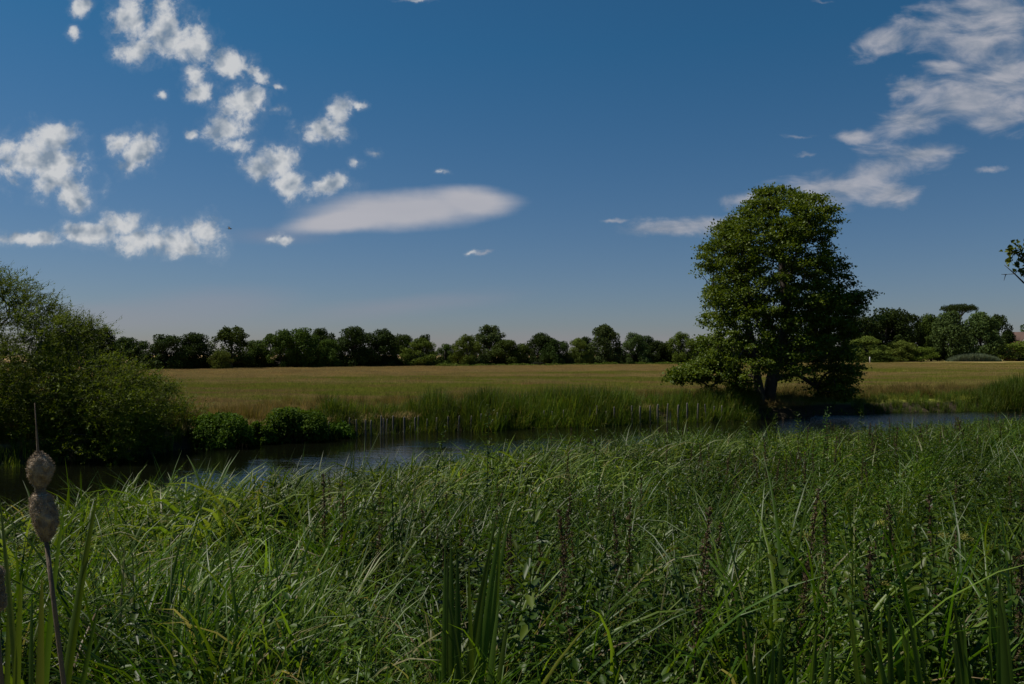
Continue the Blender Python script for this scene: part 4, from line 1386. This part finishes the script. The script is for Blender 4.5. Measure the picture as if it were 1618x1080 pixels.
for i, (px_, ty, by, wp, lean) in enumerate(ST):
    d = float(np.interp(px2w(px_, 33), FAR[:, 0], FAR[:, 1]))
    for _ in range(3):
        xx = px2w(px_, d)
        d = float(np.interp(xx, FAR[:, 0], FAR[:, 1]) + wob(xx) * 0.6 - 0.45)
    xx = px2w(px_, d)
    topz = pz(ty, d)
    rad = max(0.026, wp / FPX * d / 2)
    rg = np.random.default_rng(900 + i)
    mb = MB()
    ln = math.tan(R(lean))
    H = topz + 0.7
    zs = np.array([0, .35, .6, .85, .97, 1.0]) * H
    pts = np.stack([zs * ln - 0.7 * ln + rg.normal(0, .004, 6), rg.normal(0, .004, 6), zs - 0.7], 1)
    poly_tube(mb, pts, rad * np.array([.9, 1, .98, .95, .86, .55]) * rg.uniform(.92, 1.08, 6), 8)
    o = mb.build('wooden_stake', M['stake'])
    o.location = (xx, d, 0)
    extra = 'leaning ' if abs(lean) >= 3 else ('thick ' if wp >= 3 else ('short ' if by - ty < 16 else 'thin '))
    if i < nst // 2:
        lab = 'weathered %sstake at the water edge, %s in the row counting from the left' % (extra, ONES[i + 1])
    else:
        lab = 'weathered %sstake at the water edge, %s in the row counting back from the alder' % (extra, ONES[nst - i])
    tag(o, lab, 'stake', 'wooden stakes along the far bank')

# ------------------------------------------------------------------ foreground plants one can point at
def cattail(hx_, topy, boty, d, name_label, seed, neck=True, wpx=38, stem_bottom_px=None):
    rng = np.random.default_rng(seed)
    c_top = at(hx_[0], topy, d)
    c_bot = at(hx_[1], boty, d)
    gx_ = px2w(stem_bottom_px, d) if stem_bottom_px else c_bot[0]
    zfoot = float(ground_h(np.array([c_bot[0] + .05]), np.array([d]))[0]) - .05
    slope = (at(stem_bottom_px, 1080, d) - c_bot) if stem_bottom_px else np.array([0, 0, -1.0])
    foot = c_bot + slope * ((zfoot - c_bot[2]) / slope[2])
    root = empty('cattail', tuple(foot), name_label, 'cattail', 'old cattails at the left edge')
    mb = MB()
    f = np.linspace(0, 1, 14)[:, None]
    pts = foot * (1 - f) + c_bot * f
    bow = np.sin(f * math.pi) * 0.012
    pts = pts + bow * [1, 0, 0]
    poly_tube(mb, pts - foot, np.linspace(.0048, .0036, 14), 8)
    # stalk through the head and the bare spike above it
    poly_tube(mb, np.array([c_bot, (c_bot + c_top) / 2, c_top, at(hx_[0] - 3, topy - 40, d), at(hx_[0] - 6, topy - 78, d)]) - foot, [.0036, .003, .0022, .0012, .0007], 6)
    mb.build('stem', M['stem'], root, smooth=True)
    # fluffy head: many short hairs over a lumpy core
    w0 = wpx / FPX * d / 2
    nseg, ns = 46, 40
    t = np.linspace(0, 1, nseg)
    if neck:
        prof_ = np.interp(t, [0, .06, .18, .34, .50, .545, .60, .66, .75, .85, .94, 1.0], [.22, .55, .92, 1.02, .78, .30, .26, .62, .92, .98, .70, .15])
    else:
        prof_ = np.interp(t, [0, .1, .5, .9, 1], [.2, .9, 1.05, .9, .2])
    ph = np.linspace(0, 2 * np.pi, ns, endpoint=False)
    T, PH = np.meshgrid(t, ph, indexing='ij')
    lump = 1 + .07 * np.sin(PH * 3 + T * 17) * np.sin(T * 23 + 1) + .05 * np.sin(PH * 5 - T * 31) + .04 * np.sin(PH * 9 + T * 61) + rng.normal(0, .03, T.shape)
    rad = prof_[:, None] * w0 * 0.86 * lump
    ax = c_bot[None] * (1 - t[:, None]) + c_top[None] * t[:, None]
    ax = ax + np.stack([.10 * w0 * np.sin(t * 9), 0 * t, 0 * t], 1)
    V = np.stack([ax[:, None, 0] + rad * np.cos(PH), ax[:, None, 1] + rad * np.sin(PH), ax[:, None, 2] + 0 * rad], -1) - foot
    mb = MB()
    i = np.arange(nseg - 1)[:, None] * ns
    kk = np.arange(ns)[None]
    fq = np.stack([i + kk, i + (kk + 1) % ns, i + (kk + 1) % ns + ns, i + kk + ns], -1).reshape(-1, 4)
    mb.add(V.reshape(-1, 3), [fq, np.arange(ns)[None, ::-1], (np.arange(ns) + (nseg - 1) * ns)[None]], .5)
    n = 22000
    ti = rng.integers(0, nseg, n); pi = rng.integers(0, ns, n)
    P = V[ti, pi]
    outd = unit(np.stack([np.cos(ph[pi]), np.sin(ph[pi]), rng.normal(-.1, .6, n)], 1) + rng.normal(0, .45, (n, 3)))
    add_leaves(mb, P - outd * .001, outd, rand_unit(rng, n), rng.uniform(.0020, .0065, n), .0005, rng.random(n))
    mb.build('seed_head', M['fluff'], root)
    return root


cattail((62, 76), 714, 852, 1.32, 'tall old cattail with a pinched two-part fluffy brown seed head', 1, True, 39, 101)
cattail((-8, -2), 890, 965, 1.45, 'cattail cut off by the left edge, only the side of its head showing', 2, False, 30, 6)


def blade_clump(name, label, cat, blades, mat, seed, group=None):
    """blades: (base px, base py, tip px, tip py, depth, width in photo pixels, sideways bow)"""
    rng = np.random.default_rng(seed)
    b0 = blades[0]
    gx_ = px2w(b0[0], b0[4])
    rootp = np.array([gx_, b0[4], float(ground_h(np.array([gx_]), np.array([b0[4]]))[0])])
    root = empty(name, tuple(rootp), label, cat, group)
    for j, (bx_, by_, tx_, ty_, d_, w_, bow) in enumerate(blades):
        A = at(bx_, by_, d_); B = at(tx_, ty_, d_ + rng.uniform(-.05, .05))
        gz_ = float(ground_h(np.array([A[0]]), np.array([A[1]]))[0]) - .03
        dirv = (B - A)
        foot = A.copy()
        foot[2] = gz_
        foot[0] = A[0] - dirv[0] * 0.35 * (A[2] - gz_) / max(dirv[2], .1)
        n = 12
        t = np.linspace(0, 1, n)[:, None]
        mid = A + dirv * 0.4 + np.array([bow / FPX * d_, 0, 0])
        # Bezier foot -> A-ish -> mid -> B
        C = (1 - t) ** 3 * foot + 3 * (1 - t) ** 2 * t * (foot * .4 + A * .6) + 3 * (1 - t) * t ** 2 * mid + t ** 3 * B
        tg = unit(np.gradient(C, axis=0))
        facing = rng.uniform(-.6, .6)
        side = unit(np.cross(tg, np.array([math.sin(facing), -math.cos(facing), 0])))
        nor = np.cross(side, tg)
        wv_ = (w_ / FPX * d_ / 2) * np.clip((1 - t) / .45, 0, 1) ** .65
        l = C - side * wv_ - nor * wv_ * .3
        r = C + side * wv_ - nor * wv_ * .3
        V = np.stack([l, C, r], 1).reshape(-1, 3) - rootp
        k_ = np.arange(n - 1) * 3
        mb = MB()
        mb.add(V, [np.stack([k_, k_ + 1, k_ + 4, k_ + 3], 1), np.stack([k_ + 1, k_ + 2, k_ + 5, k_ + 4], 1)], rng.random() * .85)
        mb.build('leaf', M[mat], root, smooth=True)
    return root


blade_clump('iris_clump', 'tall clump of broad upright iris leaves at the bottom centre', 'iris',
            [(760, 1000, 797, 802, 3.6, 13, -6), (755, 1010, 806, 812, 3.65, 12, 4), (745, 1020, 785, 805, 3.7, 12, -2), (735, 1040, 786, 820, 3.6, 10, -6), (770, 1020, 790, 838, 3.55, 11, 10),
             (716, 1020, 713, 845, 3.7, 13, -3), (722, 1020, 722, 860, 3.6, 12, 3), (710, 1010, 708, 870, 3.75, 9, -5), (735, 1060, 705, 925, 3.5, 9, 0), (765, 1070, 790, 935, 3.4, 12, 4),
             (780, 1075, 805, 960, 3.4, 12, 3), (700, 1070, 704, 838, 3.65, 8, 0), (750, 1060, 741, 880, 3.55, 9, -4)], 'iris', 3)
blade_clump('cattail_clump', 'broad cattail leaves around the old seed head at the bottom left', 'cattail leaves',
            [(40, 1060, 2, 780, 1.9, 13, -6), (95, 1060, 158, 770, 2.0, 15, 2), (85, 1050, 150, 800, 1.95, 12, 6), (70, 1070, 105, 720 + 70, 2.0, 11, -6), (68, 1060, 70, 905, 1.9, 15, 0),
             (30, 1075, 38, 905, 1.9, 14, 0), (20, 1078, 20, 890, 2.0, 11, -4), (115, 1070, 165, 935, 2.0, 10, 4), (10, 1078, 0, 960, 1.9, 12, 0), (50, 1078, 55, 930, 2.0, 12, -3)], 'iris', 4)
rg = np.random.default_rng(44)
bl = []
for i in range(24):
    b_ = rg.uniform(1330, 1600)
    tp = rg.uniform(930, 1010) - (60 if b_ > 1560 else 0)
    bl.append((b_, 1078, b_ + rg.uniform(-45, 6), tp, rg.uniform(3.1, 3.6), rg.uniform(9, 15), rg.uniform(-6, 6)))
blade_clump('iris_clump', 'wide row of stiff upright iris leaves in the bottom right corner', 'iris', bl, 'iris', 5)
bl = []
for i in range(12):
    b_ = rg.uniform(1190, 1330)
    bl.append((b_, 1079, b_ + rg.uniform(-20, 14), rg.uniform(975, 1040), rg.uniform(3.0, 3.4), rg.uniform(7, 11), rg.uniform(-6, 6)))
blade_clump('iris_clump', 'shorter iris leaves at the bottom edge, left of the wide row', 'iris', bl, 'iris', 6)
bl = []
for i in range(10):
    b_ = rg.uniform(1395, 1445)
    bl.append((b_, 905, b_ + rg.uniform(-30, 45), rg.uniform(790, 850), rg.uniform(5.2, 5.8), rg.uniform(6, 9), rg.uniform(-6, 6)))
blade_clump('iris_clump', 'pale leaf clump standing among the nettles at the right', 'iris', bl, 'iris', 7)


# taller plants that break the skyline of the near bank against the water
def tall_nettle(px_, topy, d, label, seed):
    xx = px2w(px_, d)
    gz_ = float(ground_h(np.array([xx]), np.array([d]))[0])
    H = pz(topy, d) - gz_
    me = nettle_plant(seed, H, 34, 'nettle', .105, .0045)
    o = bpy.data.objects.new('tall_nettle', me)
    COL.objects.link(o)
    o.location = (xx, d, gz_)
    tag(o, label, 'nettle', 'nettles taller than the bed')


for j, (px_, ty, d, lab) in enumerate([
        (768, 640, 8.6, 'dark nettle stem standing tallest in front of the water at the centre'),
        (676, 672, 9.0, 'nettle stem in front of the water, left of the tallest one'),
        (1186, 640, 12.5, 'nettle stem reaching up before the left alder trunk'),
        (1225, 652, 12.8, 'nettle stem reaching up before the right alder trunk'),
        (1270, 648, 13.0, 'slim nettle stem against the water, right of the alder trunks'),
        (1297, 642, 13.0, 'tallest nettle stem in front of the bright water by the alder'),
        (1364, 645, 13.5, 'nettle stem against the bright water, far right of the alder'),
        (948, 800 - 130, 10.0, 'nettle stem in front of the stakes at right of centre')]):
    tall_nettle(px_, ty, d, lab, 500 + j)

# small yellow-green flower heads among the nettles
M['flower'] = leaf_mat('flower_petal', [(0.0, (0.20, 0.20, 0.04)), (1.0, (0.36, 0.34, 0.10))], 0.3, 0.7, 0.1)
for j, (px_, py_, d, lab) in enumerate([
        (1265, 846, 5.4, 'yellow-green flower head, leftmost of the few among the nettles'),
        (1388, 826, 5.8, 'yellow-green flower head above the pale leaf clump'),
        (1394, 922, 4.6, 'lowest yellow-green flower head, below the pale leaf clump'),
        (1486, 845, 5.5, 'yellow-green flower head, left one of the close pair at right'),
        (1521, 848, 5.4, 'yellow-green flower head, right one of the close pair at right')]):
    rg = np.random.default_rng(700 + j)
    top = at(px_, py_, d)
    gz_ = float(ground_h(top[0:1], top[1:2])[0])
    root = empty('flower_plant', (top[0] + .05, d, gz_), lab, 'flower', 'yellow-green flower heads among the nettles')
    H = top[2] - gz_
    mb = MB()
    poly_tube(mb, [(0, 0, 0), (-.02, 0, H * .5), (-.05, 0, H - .03)], [.003, .0025, .002], 6)
    rays = unit(np.stack([rg.normal(0, .6, 12), rg.normal(0, .6, 12), np.ones(12)], 1)) * .045
    add_tubes(mb, np.tile([-.05, 0, H - .03], (12, 1)), rays + [-.05, 0, H - .03], .001, .0008, .5, 4)
    mb.build('stem', M['nettle'], root)
    mb = MB()
    n = 220
    Pf = rays[rg.integers(0, 12, n)] + rg.normal(0, .008, (n, 3)) + [-.05, 0, H - .03]
    add_leaves(mb, Pf, rand_unit(rg, n), rand_unit(rg, n) + [0, 0, 1], .009, .007, rg.random(n))
    mb.build('flower_head', M['flower'], root)

# ------------------------------------------------------------------ a bird high up
bd = 60.0
mb = MB()
P = [(-.16, 0, 0), (-.08, 0, .015), (0, 0, .02), (.10, 0, .02), (.17, 0, .03)]
poly_tube(mb, P, [.008, .035, .045, .035, .012], 8)
for sg in (-1, 1):
    mb.add([(.08, 0, .03), (-.05, 0, .03), (-.10, sg * .25, .10), (.02, sg * .27, .11), (-.14, sg * .50, .06), (.08, 0, .045), (-.05, 0, .040), (-.10, sg * .25, .108), (.02, sg * .27, .12), (-.14, sg * .50, .065)],
           [np.array([[0, 3, 2, 1], [5, 6, 7, 8]]), np.array([[3, 4, 2], [8, 7, 9]])], .5)
mb.add([(-.15, 0, .005), (-.30, .05, 0), (-.30, -.05, 0)], [np.array([[0, 1, 2]])], .5)
M['bird'] = plain_mat('feathers', (.04, .035, .03), .8)
o = mb.build('bird', M['bird'])
o.location = (px2w(362, bd), bd, pz(361, bd))
o.rotation_euler = (R(20), 0, R(30))
tag(o, 'tiny dark bird gliding under the clouds at upper left', 'bird')
